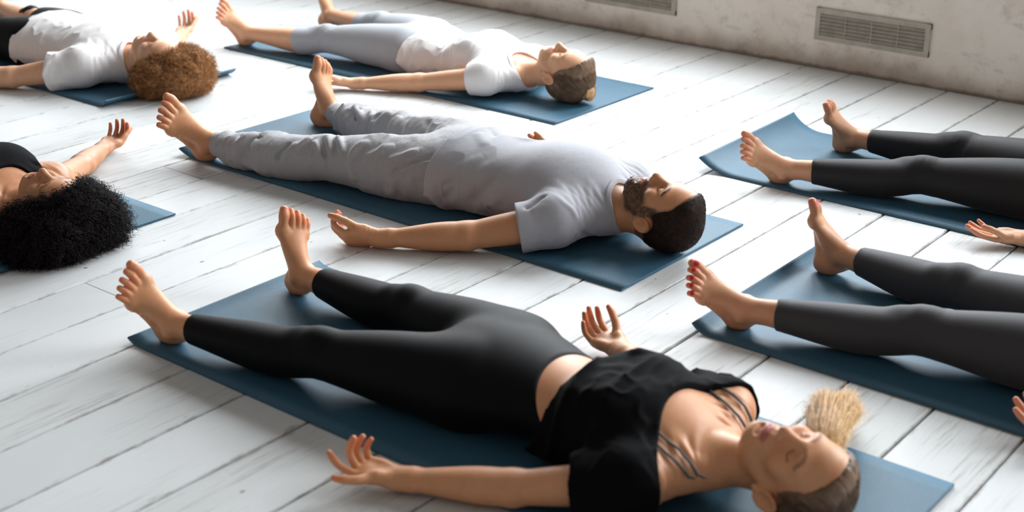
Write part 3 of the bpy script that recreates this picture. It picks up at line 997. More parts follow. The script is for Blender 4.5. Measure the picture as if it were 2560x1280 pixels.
def P_gin():
    b = Body(MALE, crotch=V(-5.33, 3.40, .1), pit=V(-4.70, 3.385, .1), shL=V(-4.745, 3.205, .088), shR=V(-4.745, 3.565, .088),
             elL=V(-4.975, 3.03, .042), elR=V(-4.92, 3.79, .042), wrL=V(-5.20, 2.92, .024), wrR=V(-5.105, 3.985, .028),
             hipL=V(-5.24, 3.305, .096), hipR=V(-5.24, 3.495, .096), kneeL=V(-5.65, 3.25, .080), kneeR=V(-5.65, 3.58, .080),
             ankL=V(-6.06, 3.22, .070), ankR=V(-6.06, 3.66, .072))
    hd = Head(V(-4.508, 3.390, .112), V(.985, .03, .0), V(.0, -.02, 1), 1.0)
    return b, hd

SKIN_MAN = lin(200, 142, 102); SKIN_FRONT = lin(216, 154, 112); SKIN_BACK = lin(222, 168, 132); SKIN_LOW = lin(206, 150, 114)
SKIN_UP = lin(198, 146, 112); SKIN_DARK = lin(190, 132, 94); SKIN_GIN = lin(224, 172, 138)
LIP = lin(178, 104, 92)

def both(dx, dy, dz):
    return V(dx, dy, dz), V(dx, -dy, dz)

def make_man():
    b, hd = P_man()
    hl = dict(d=V(-.80, -.54, -.05), n=V(-.05, .80, .55), t=-1, curl=[(38, 48, 25), (42, 50, 25), (46, 52, 26), (50, 54, 28)], th=(.86, .30, .42), thc=(.2, .2), s=1.0)
    hr = dict(d=V(-.84, .40, -.02), n=V(-.05, -.72, .62), t=1, curl=[(38, 48, 25), (42, 50, 25), (46, 52, 26), (50, 54, 28)], th=(.86, .30, .42), thc=(.2, .2))
    fl = dict(heel=V(-3.655, 2.930, .0), f=V(-.30, -.46, .84), lat=V(.22, -.82, -.48), L=.275, wid=1.22)
    fr = dict(heel=V(-3.665, 3.452, .0), f=V(.06, .12, .97), lat=V(-.14, .78, -.50), L=.27, wid=1.2)
    b.ankL, b.ankR = foot_origin(fl), foot_origin(fr)
    body = build_person(b, hd, SKIN_MAN, (hl, hr), (fl, fr), 3.222, paint=dict(lip=LIP * .85, brow=lin(44, 30, 24), beard=lin(52, 38, 31), browk=1.0, scalp=lin(48, 35, 29)))
    rng = np.random.RandomState(11)
    # T-shirt
    def neck(F):
        F.loft([V(-2.190, 3.215, .135), V(-2.155, 3.213, .100), V(-2.07, 3.21, .10), V(-2.0, 3.205, .11)], [.040, .068, .076, .085], k=.004, sub=2)
    def wr(P):
        low = ss(.17, .05, P[:, 2])
        o = folds(P, 9, .010, (1.6, .8, .7), 3.1) * (.35 + .65 * low) * ss(-2.30, -2.5, P[:, 0])
        o += folds(P, 22, .004, (1.4, .7, .6), 9.7) * ss(-2.25, -2.45, P[:, 0]) * low
        return o
    shirt = tee(b, .009, h=.003, sleeve=(.42, .42), hem=.135, slv=.014, drape=.012, wrinkle=wr, neck_fn=neck, mat_y=3.222, flare=.026, hem_tilt=.0, lines=LINES.get('man_shirt', ()))
    # loose trousers
    pants = man_pants(b)
    hair = short_hair(hd, 'man', .0030, rng, 14000 if Q <= 1 else 3000, .0062, .00030, None)
    beard = beard_hairs(hd, rng, 5200 if Q <= 1 else 1000)
    return [('body', body, 'skin'), ('shirt', shirt, 'tee_grey'), ('collar', b.collar, 'tee_grey'), ('trousers', pants, 'joggers'), ('hair', hair, 'hair_black'), ('beard', beard, 'hair_beard')]

def beard_hairs(h, rng, n):
    """short hairs standing on the jaw, chin, upper lip and sideburns"""
    F = cap_field(h, .0, step=.003)
    # sample the face surface by marching rays from inside
    S = Fld(axis(h.C[0] - .16, h.C[0] + .03, .0024), axis(h.C[1] - .09, h.C[1] + .09, .0024), axis(max(0, h.C[2] - .05), h.C[2] + .13, .0024))
    h.build(S, True, h.at(0, -.16, -.03), .055)
    Vv, Q4 = S.mesh(); N = normals(Vv, Q4)
    r, u, f = h.loc(Vv)
    c = np.ones((len(Vv), 3))
    face_paint(h, Vv, c, V(1, 1, 1), V(1, 1, 1), V(1, 1, 1), beard=V(0, 0, 0))
    k = np.clip(1 - c.min(1), 0, 1); k[(u > .03) | (u < -.125)] = 0
    k = np.where(k > .35, k, 0)
    idx = rng.choice(len(Vv), n, p=k / k.sum())
    D = N[idx] * .45 - h.e1 * .9 + rng.normal(0, .25, (n, 3)); D /= np.linalg.norm(D, axis=1, keepdims=True)
    t = np.linspace(0, 1, 3)
    L = .0036 * (.5 + rng.rand(n, 1))
    path = Vv[idx][:, None] - N[idx][:, None] * .0006 + D[:, None] * (L * t[None])[..., None]
    return tubes(path, .00020)

def man_pants(b):
    loose = ([0, .3, .7, 1.0, 1.2, 1.5, 1.75, 1.9, 2.0], [.008, .016, .018, .017, .017, .014, .012, .006, .006])
    lo = np.min([b.ankL, b.ankR], 0) - .17; hi = np.max([b.hipR, b.kneeR, b.ankR], 0) + .17
    hi[0] = b.crotch[0] + .34; hi[2] = .27
    F = cloth_fld(lo, hi, .0032)
    L = np.linalg.norm((b.pit - b.crotch)[:2]) / .65
    P, R = b.torso_line(.007, d1=.42, drape=.004)
    F.loft(P, R, k=.03, cut=plane(b.crotch + b.ax * .24 * L, b.ax))
    b.hipball(F, .008)
    for q in (-1, 1):
        hh, n, a = (b.hipL, b.kneeL, b.ankL) if q < 0 else (b.hipR, b.kneeR, b.ankR)
        P, R = b.leg_line(q, 0, loose)
        for p, r in zip(P, R):
            r[1] *= 1.10; r[2] *= 1.06
        F.loft(P, R, k=.03, sub=3, blur=4, cut=plane(n + (a - n) * .935, a - n))
        F.ell(n + V(0, 0, .03), V(.055, .045, .040), k=.03)
    def dsp(P):
        o = np.zeros(len(P))
        for q in (-1, 1):
            hh, n, a = (b.hipL, b.kneeL, b.ankL) if q < 0 else (b.hipR, b.kneeR, b.ankR)
            mid = b.crotch[1]
            m = np.nonzero((P[:, 1] - mid) * q > -.02)[0]
            if not len(m):
                continue
            p = P[m]
            ax = nrm(a - n); t = (p - n) @ ax; len_ = np.linalg.norm(a - n)
            # rings of bunched cloth above the ankle cuff
            k = ss(.10, .24, t) * ss(len_ - .040, len_ - .085, t)
            w = folds(p, 11, .016, (1.7, .5, .5), 5 + q, 1.2) + folds(p, 26, .005, (1.5, .6, .6), 2.2, 1.2)
            o[m] += k * w
            k2 = ss(.15, .02, t) * ss(-.42, -.30, t)
            o[m] += k2 * (folds(p, 9, .008, (1.1, .8, .5), 1.7 * q, 1.2) + folds(p, 24, .003, (1.3, .7, .5), 4.4, 1.2))
        o += ridges(P, [(l, w * .82, a * 2.1) for l, w, a in LINES['man_pants']])
        return o
    F.displace(dsp, w=.028)
    floor_drop(F, 3.222)
    return F.mesh()

def make_front():
    b, hd = P_front()
    hl = dict(d=V(-.93, -.32, .10), n=V(.05, -.06, 1), t=-1, s=.93, curl=[(22, 22, 12), (58, 36, 18), (62, 38, 18), (66, 36, 16)], th=(.45, .62, .12), thc=(.5, .45), spread=1.3)
    hr = dict(d=V(-.88, .28, -.02), n=V(.12, -.22, .95), t=1, s=.94, curl=[(32, 36, 16), (34, 38, 16), (36, 38, 16), (38, 38, 16)], th=(.62, .40, .62), thc=(.25, .25))
    fl = dict(heel=V(-2.600, 1.930, .0), f=V(-.16, -.40, .88), lat=V(.10, -.82, -.42), L=.245)
    fr = dict(heel=V(-2.592, 2.330, .0), f=V(-.05, .08, .97), lat=V(.28, .80, -.50), L=.245)
    b.ankL, b.ankR = foot_origin(fl), foot_origin(fr)
    body = build_person(b, hd, SKIN_FRONT, (hl, hr), (fl, fr), 2.177, paint=dict(lip=lin(176, 92, 88), brow=lin(120, 84, 58), browk=.8))
    rng = np.random.RandomState(5)
    leg = leggings(b, .0045, cuff=(1.87, 1.80), waist=.335, mat_y=2.177, waist_z=.75, wr=.0003)
    top = front_top(b, hd)
    hair = front_hair(hd, rng)
    straps = front_straps(b, body)
    return [('body', body, 'skin'), ('leggings', leg, 'black_knit'), ('top', top, 'black_top'), *[('bra_strap', q, 'strap') for q in straps], ('hair', hair, 'hair_blonde')]

def front_top(b, hd):
    poly = spline(V([(-1.235, 2.365), (-1.254, 2.318), (-1.283, 2.257), (-1.296, 2.184), (-1.290, 2.118), (-1.265, 2.060), (-1.238, 2.014), (-1.214, 1.983), (-1.175, 1.955), (-1.10, 1.95), (-.95, 2.0), (-.95, 2.4), (-1.12, 2.41), (-1.19, 2.395), (-1.235, 2.365)]), 3)
    def neck(F):
        # wide round neckline, outlined in plan
        F.D = np.broadcast_to(poly_sdf(F.xs, F.ys, poly)[:, :, None].astype(f32), F.D.shape).copy()
    def wr(P):
        o = folds(P, 10, .012, (1.2, .8, .7), 6.1) * ss(-1.30, -1.42, P[:, 0])
        o += folds(P, 26, .004, (1.0, .8, .7), 2.7)
        return o
    L = np.linalg.norm((b.pit - b.crotch)[:2]) / .65
    return tee(b, .010, sleeve=(.47, .45), hem=.365, slv=.016, drape=.016, wrinkle=wr, neck_fn=neck, mat_y=2.177, flare=.020, hem_tilt=.10, hem_z=.25, collar=0, lines=LINES.get('front_top', ()))

def poly_sdf(xs, ys, poly):
    """signed plan distance to a closed polygon, negative inside"""
    X, Y = np.meshgrid(xs, ys, indexing='ij'); P = np.stack([X.ravel(), Y.ravel()], 1).astype(float)
    d = np.full(len(P), 9.0); ins = np.zeros(len(P), bool)
    for a, b in zip(poly[:-1], poly[1:]):
        e = b - a
        if e @ e < 1e-12:
            continue
        t = np.clip(((P - a) @ e) / (e @ e), 0, 1)
        d = np.minimum(d, np.linalg.norm(P - a - t[:, None] * e, axis=1))
        c = (a[1] > P[:, 1]) != (b[1] > P[:, 1])
        xi = a[0] + (P[:, 1] - a[1]) / (b[1] - a[1] if b[1] != a[1] else 1e-9) * e[0]
        ins ^= c & (P[:, 0] < xi)
    return np.where(ins, -d, d).reshape(X.shape)

def project_up(Vs, path, lift):
    """lay a polyline on top of a mesh: z from the highest vertex near each point"""
    out = []
    for p in path:
        d = np.hypot(Vs[:, 0] - p[0], Vs[:, 1] - p[1])
        m = d < .008
        z = Vs[m, 2].max() if m.any() else p[2]
        out.append([p[0], p[1], z + lift])
    return np.array(out)

def front_straps(b, body):
    Vs = body[0]
    ps = []
    for line in STRAPS:
        p = spline(np.array([[x, y, .1] for x, y in line]), 8)
        q = project_up(Vs, p, .0010)
        for _ in range(3):
            q[1:-1, 2] = np.maximum(q[1:-1, 2], .25 * q[:-2, 2] + .5 * q[1:-1, 2] + .25 * q[2:, 2])
        ps.append(q)
    K = max(len(p) for p in ps)
    out = []
    for p in ps:
        out.append(ribbon(p, .0032, .0016))
    return out

def ribbon(path, w, t):
    """flat elastic band along a path, up = +Z-ish"""
    path = np.asarray(path, float)
    T = np.gradient(path, axis=0); T /= np.linalg.norm(T, axis=1, keepdims=True)
    S = np.cross(T, np.array([0, 0, 1.])); S /= np.linalg.norm(S, axis=1, keepdims=True)
    N = np.cross(S, T)
    prof = [(-1, -.8), (-1, .5), (-.6, 1), (.6, 1), (1, .5), (1, -.8)]
    Vv = np.stack([path + S * (w * a) + N * (t * c) for a, c in prof], 1).reshape(-1, 3)
    n = len(path); k = len(prof)
    F = []
    for i in range(n - 1):
        for j in range(k):
            F.append([i * k + j, i * k + (j + 1) % k, (i + 1) * k + (j + 1) % k, (i + 1) * k + j])
    return Vv, np.array(F)

STRAPS = [[(-1.300, 2.062), (-1.266, 2.058), (-1.232, 2.057), (-1.205, 2.057), (-1.178, 2.055), (-1.150, 2.050)], [(-1.290, 2.036), (-1.252, 2.032), (-1.225, 2.030), (-1.205, 2.032), (-1.184, 2.036), (-1.165, 2.036)],
          [(-1.31, 2.275), (-1.278, 2.272), (-1.240, 2.264), (-1.207, 2.258), (-1.185, 2.255), (-1.15, 2.245)], [(-1.29, 2.300), (-1.255, 2.298), (-1.221, 2.298), (-1.195, 2.298), (-1.17, 2.290)]]

def front_hair(hd, rng):
    n = 5200 if Q <= 1 else 1200
    cap = pulled_hair(hd, .006, (.03, .076, -.085), rng, n, .00055)
    # the tied end lies on the floor beside the head, tips spread
    N = 5200 if Q <= 1 else 800
    K = 16; t = np.linspace(0, 1, K)
    TIPS = V([(-1.105, 2.640, .020), (-1.120, 2.625, .035), (-1.144, 2.635, .030), (-1.155, 2.600, .045), (-1.165, 2.560, .050), (-1.150, 2.500, .060), (-1.120, 2.620, .050), (-1.135, 2.560, .060), (-1.095, 2.540, .035), (-1.085, 2.490, .040), (-1.120, 2.590, .020), (-1.150, 2.540, .075), (-1.130, 2.500, .085)])
    locks = len(TIPS)
    lk = rng.randint(0, locks, N)
    c0 = hd.at(.045, .050, -.060)
    for j in range(locks):
        tip = TIPS[j]
        path_mid = c0 * .62 + tip * .38
        mid = V(path_mid[0] - .012, path_mid[1], .075 + .03 * rng.rand())
        C = spline(np.array([c0, c0 * .8 + mid * .2 + V(-.01, .02, .0), mid, tip * .75 + mid * .25 + V(0, 0, .012), tip]), 8); ci = np.linspace(0, 1, len(C))
        base = np.stack([np.interp(t, ci, C[:, i]) for i in range(3)], 1)
        m = np.nonzero(lk == j)[0]
        if j == 0:
            path = np.zeros((N, K, 3))
        o = rng.normal(0, 1, (len(m), 3)); o /= np.linalg.norm(o, axis=1, keepdims=True); o *= rng.rand(len(m), 1) ** .5
        wid = np.interp(t, [0, .3, .65, 1], [.014, .025, .020, .006])
        ln = (.68 + .22 * rng.rand() + .20 * rng.rand(len(m)))
        pb = np.stack([np.stack([np.interp(t * min(l, 1), t, base[:, i]) for i in range(3)], 1) for l in ln])
        path[m] = pb + o[:, None] * wid[None, :, None]
    path += .006 * np.sin(t[None, :, None] * (6 + 9 * rng.rand(N, 1, 1)) + rng.rand(N, 1, 3) * 6) * t[None, :, None]
    path += rng.normal(0, .010, (N, 1, 3)) * (t ** 2)[None, :, None]
    path[..., 2] = np.maximum(path[..., 2], -MAT_T + .001)
    tl = tubes(path, .00055)
    a = (cap[0], cap[1], HAIR_ROOT); 
    return join([(cap[0], cap[1], HAIR_ROOT), (tl[0], tl[1], HAIR_TIP)])

HAIR_ROOT = lin(128, 98, 74); HAIR_TIP = lin(248, 202, 138)

def make_back():
    b, hd = P_back()
    hl = dict(d=V(-.82, -.56, .0), n=V(0, .25, .95), t=-1, curl=[(16, 16, 10), (18, 18, 10), (20, 20, 12), (24, 22, 12)])
    hr = dict(d=V(-.9, .38, .0), n=V(0, -.2, 1), t=1, fine=0, curl=[(8, 10, 6)] * 4, th=(.8, .5, .0))
    fl = dict(heel=V(-4.825, 4.130, .0), f=V(-.20, -.42, .84), lat=V(.15, -.80, -.45), L=.245)
    fr = dict(heel=V(-4.82, 4.605, .0), f=V(-.1, .18, .95), lat=V(.15, .85, -.45), L=.245)
    b.ankL, b.ankR = foot_origin(fl), foot_origin(fr)
    body = build_person(b, hd, SKIN_BACK, (hl, hr), (fl, fr), 4.365, hf=.0024, paint=dict(lip=lin(196, 122, 112), brow=lin(122, 92, 70), browk=.7))
    rng = np.random.RandomState(8)
    leg = leggings(b, .005, cuff=(1.36, 1.36), waist=.24, mat_y=4.365, wr=.0028)
    def neck(F):
        F.loft([V(-3.365, 4.29, .148), V(-3.322, 4.29, .110), V(-3.25, 4.295, .10), V(-3.17, 4.30, .105)], [[.046, .046, .055], [.070, .070, .084], .085, .092], k=.004, sub=2)
    def wr(P):
        low = ss(.17, .06, P[:, 2])
        o = folds(P, 10, .011, (1.7, .5, .6), 1.3) * ss(-3.5, -3.6, P[:, 0]) * (.25 + .75 * low)
        o += folds(P, 26, .004, (1.5, .5, .6), 7.7) * ss(-3.45, -3.6, P[:, 0])
        return o
    top = tee(b, .007, sleeve=(.24, .24), hem=.165, slv=.012, drape=.010, wrinkle=wr, neck_fn=neck, mat_y=4.365, flare=.012, lines=LINES.get('back_shirt', ()))
    n = 5200 if Q <= 1 else 1200
    cap = pulled_hair(hd, .012, (0, .100, -.065), rng, n, .00058)
    # small twisted knot at the crown
    bun = knot_bun(hd, (0.0, .118, -.068), .034, rng, 900 if Q <= 1 else 250)
    hair = join([(cap[0], cap[1], lin(122, 95, 72)), (bun[0], bun[1], lin(196, 154, 108))])
    return [('body', body, 'skin'), ('leggings', leg, 'grey_knit'), ('shirt', top, 'tee_white'), ('collar', b.collar, 'tee_white'), ('hair', hair, 'hair_blonde')]

def knot_bun(hd, c, r, rng, n):
    t = np.linspace(0, 1, 16)
    a0 = rng.rand(n, 1) * 6.28; sp = 1.2 + rng.rand(n, 1) * 1.4
    R = r * (.45 + .55 * rng.rand(n, 1)); tl = rng.normal(0, .45, (n, 1))
    an = a0 + sp * t[None] * 3.14
    x = R * np.cos(an); y = R * np.sin(an); z = R * .55 * np.sin(an * .7 + tl * 4) * .6
    path = hd.at(*c) + x[..., None] * hd.e3 + z[..., None] * hd.e1 * 1.0 + y[..., None] * hd.e2
    path[..., 2] = np.maximum(path[..., 2], .001)
    S = Fld(axis(-.06, .06, .003), axis(-.06, .06, .003), axis(-.06, .06, .003))
    S.ell([0, 0, 0], [r * .9, r * .9, r * .6])
    v, q = S.mesh()
    v = hd.at(*c) + v[:, :1] * hd.e3 + v[:, 1:2] * hd.e2 + v[:, 2:] * hd.e1
    v[:, 2] = np.maximum(v[:, 2], .001)
    tb = tubes(path, .0007)
    return join([(v, q), tb])[:2]

def make_low():
    b, hd = P_low()
    hl = dict(d=V(-.93, -.06, .12), n=V(.1, -.15, 1), t=-1, curl=[(14, 18, 10), (16, 18, 10), (18, 20, 12), (20, 22, 12)], spread=1.5)
    hr = dict(d=V(-.9, .3, .05), n=V(0, 0, 1), t=1, fine=0)
    fl = dict(heel=V(-1.548, 2.900, .0), f=V(-.50, -.44, .74), lat=V(.12, -.82, -.42), L=.235)
    fr = dict(heel=V(-1.550, 3.358, .0), f=V(-.17, -.10, .95), lat=V(-.12, .78, -.50), L=.24)
    b.ankL, b.ankR = foot_origin(fl), foot_origin(fr)
    body = build_person(b, hd, SKIN_LOW, (hl, hr), (fl, fr), 3.12, skip=('head',), nailcol=lin(200, 24, 36))
    rng = np.random.RandomState(3)
    leg = leggings(b, .0045, cuff=(1.80, 1.81), waist=.245, mat_y=3.12, wr=.0010)
    top = tee(b, .008, sleeve=(.5, .5), hem=.16, h=.007, mat_y=3.12, neck_fn=plain_neck(b))
    hair = pulled_hair(hd, .010, (0, .09, -.07), rng, 1200, .0008)
    return [('body', body, 'skin'), ('leggings', leg, 'charcoal_knit'), ('shirt', top, 'tee_white'), ('collar', b.collar, 'tee_white'), ('hair', hair, 'hair_black')]

def plain_neck(b):
    def f(F):
        p = b.pit
        F.loft([p + V(-.035, 0, .065), p + V(.0, 0, .02), p + V(.085, 0, .0), p + V(.18, 0, 0)], [[.05, .05, .055], [.072, .072, .080], .084, .09], k=.004, sub=2)
    return f

def make_up():
    b, hd = P_up()
    hl = dict(d=V(-.88, -.40, .0), n=V(.1, -.05, 1), t=-1, s=.95, curl=[(14, 12, 8), (12, 12, 8), (12, 14, 8), (16, 16, 8)], th=(.85, .20, .50), thc=(.3, .3))
    hr = dict(d=V(-.9, .3, .05), n=V(0, 0, 1), t=1, fine=0)
    fl = dict(heel=V(-2.022, 3.985, .0), f=V(-.40, -.55, .70), lat=V(.15, -.72, -.58), L=.24)
    fr = dict(heel=V(-2.022, 4.42, .0), f=V(-.10, -.42, .86), lat=V(-.1, .72, -.1), L=.24)
    b.ankL, b.ankR = foot_origin(fl), foot_origin(fr)
    body = build_person(b, hd, SKIN_UP, (hl, hr), (fl, fr), 4.243, skip=('head',))
    rng = np.random.RandomState(4)
    leg = leggings(b, .0045, cuff=(1.79, 1.83), waist=.245, mat_y=4.243)
    top = tee(b, .008, sleeve=(.5, .5), hem=.16, h=.007, mat_y=4.243, neck_fn=plain_neck(b))
    hair = pulled_hair(hd, .010, (0, .09, -.07), rng, 1200, .0008)
    return [('body', body, 'skin'), ('leggings', leg, 'dark_knit'), ('shirt', top, 'tee_grey'), ('collar', b.collar, 'tee_grey'), ('hair', hair, 'hair_blonde')]

def make_dark():
    b, hd = P_dark()
    hl = dict(d=V(-.9, -.3, .05), n=V(0, 0, 1), t=-1, fine=0)
    hr = dict(d=V(-.42, .85, .0), n=V(.25, -.10, .95), t=1, s=.92, curl=[(48, 40, 18), (50, 38, 18), (52, 38, 18), (56, 36, 18)], th=(.82, .18, .55), thc=(.3, .3), spread=.8)
    fl = dict(heel=V(-4.94, 1.97, .0), f=V(-.2, -.4, .85), lat=V(.1, -.85, -.4), fine=0)
    fr = dict(heel=V(-4.94, 2.41, .0), f=V(-.2, .4, .85), lat=V(.1, .85, -.4), fine=0)
    b.ankL, b.ankR = foot_origin(fl), foot_origin(fr)
    body = build_person(b, hd, SKIN_DARK, (hl, hr), (fl, fr), 2.182, paint=dict(lip=lin(150, 84, 74), brow=lin(34, 24, 20), browk=.7))
    rng = np.random.RandomState(21)
    leg = leggings(b, .0045, waist=.25, h=.006, mat_y=2.182)
    def neck(F):
        F.loft([V(-3.585, 2.14, .175), V(-3.535, 2.138, .150), V(-3.46, 2.137, .125), V(-3.36, 2.135, .11)], [[.06, .06, .06], [.09, .09, .105], [.115, .115, .12], .12], k=.004, sub=2)
    top = tee(b, .006, sleeve=(0, 0), hem=.16, mat_y=2.182, neck_fn=neck, drape=.006, collar=0,
              cutfn=lambda P: np.where(P[:, 0] > -3.72, np.abs(P[:, 1] - 2.14) - .150 + .10 * ss(-3.72, -3.60, P[:, 0]) * .35, -1))
    n = 8500 if Q <= 1 else 2500
    blobs = [((0, .040, -.035), (.110, .092, .105)), ((0, .075, -.050), (.145, .088, .065)), ((-.095, .035, -.045), (.085, .10, .070)), ((.070, .050, -.040), (.075, .092, .068)),
             ((-.065, .082, -.045), (.10, .080, .062)), ((.055, .085, -.045), (.09, .065, .056)), ((0, .062, .012), (.080, .062, .066))]
    hair = afro(hd, blobs, rng, n, .050, .0052, 3.0, .00085, face=((0, -.012, .086), (.098, .102, .112)), noise=.012, freq=24, K=28, droop=.25)
    return [('body', body, 'skin'), ('leggings', leg, 'black_knit'), ('top', top, 'black_top'), ('hair', hair, 'hair_curly')]

def make_gin():
    b, hd = P_gin()
    hl = dict(d=V(-.9, -.35, .05), n=V(0, 0, 1), t=-1, fine=0)
    hr = dict(d=V(-.55, .80, .15), n=V(.2, -.3, .92), t=1, s=.88, curl=[(48, 34, 14), (46, 32, 14), (48, 32, 14), (52, 34, 14)], spread=1.1, th=(.80, .30, .45))
    fl = dict(heel=V(-6.12, 3.21, .0), f=V(-.2, -.4, .85), lat=V(.1, -.85, -.4), fine=0)
    fr = dict(heel=V(-6.12, 3.67, .0), f=V(-.2, .4, .85), lat=V(.1, .85, -.4), fine=0)
    b.ankL, b.ankR = foot_origin(fl), foot_origin(fr)
    body = build_person(b, hd, SKIN_GIN, (hl, hr), (fl, fr), 3.413, hf=.0024, paint=dict(lip=lin(196, 120, 108), brow=lin(150, 100, 64), browk=.7))
    rng = np.random.RandomState(31)
    shorts = leggings(b, .012, cuff=(.72, .72), waist=.26, h=.005, mat_y=3.413, wr=.004)
    def cutleg(P):
        return P[:, 0] * 0 - 1
    def neck(F):
        F.loft([V(-4.695, 3.385, .135), V(-4.660, 3.385, .100), V(-4.575, 3.387, .10), V(-4.5, 3.39, .11)], [.040, .069, .077, .088], k=.004, sub=2)
    def wr(P):
        low = ss(.18, .06, P[:, 2])
        o = folds(P, 9, .012, (1.5, .6, .6), 4.3) * (.35 + .65 * low)
        o += folds(P, 24, .004, (1.3, .6, .6), 7.7)
        return o * ss(-4.70, -4.82, P[:, 0])
    top = tee(b, .010, sleeve=(.46, .45), hem=.10, slv=.020, drape=.016, wrinkle=wr, neck_fn=neck, mat_y=3.413, flare=.014, lines=LINES.get('gin_shirt', ()))
    n = 9000 if Q <= 1 else 2000
    blobs = [((0, .075, -.035), (.125, .105, .095)), ((.03, .125, -.025), (.12, .10, .090)), ((-.07, .065, -.045), (.085, .10, .075)), ((.08, .08, -.035), (.075, .10, .080)), ((0, .14, -.045), (.11, .09, .070)),
             ((0, .095, .010), (.080, .060, .060))]
    hair = afro(hd, blobs, rng, n, .026, .0022, 3.0, .00060, face=((0, .000, .096), (.088, .096, .100)), noise=.012, freq=22, K=14, droop=.1, jitter=.8)
    return [('body', body, 'skin'), ('shorts', shorts, 'black_knit'), ('shirt', top, 'tee_white'), ('collar', b.collar, 'tee_white'), ('hair', hair, 'hair_ginger')]

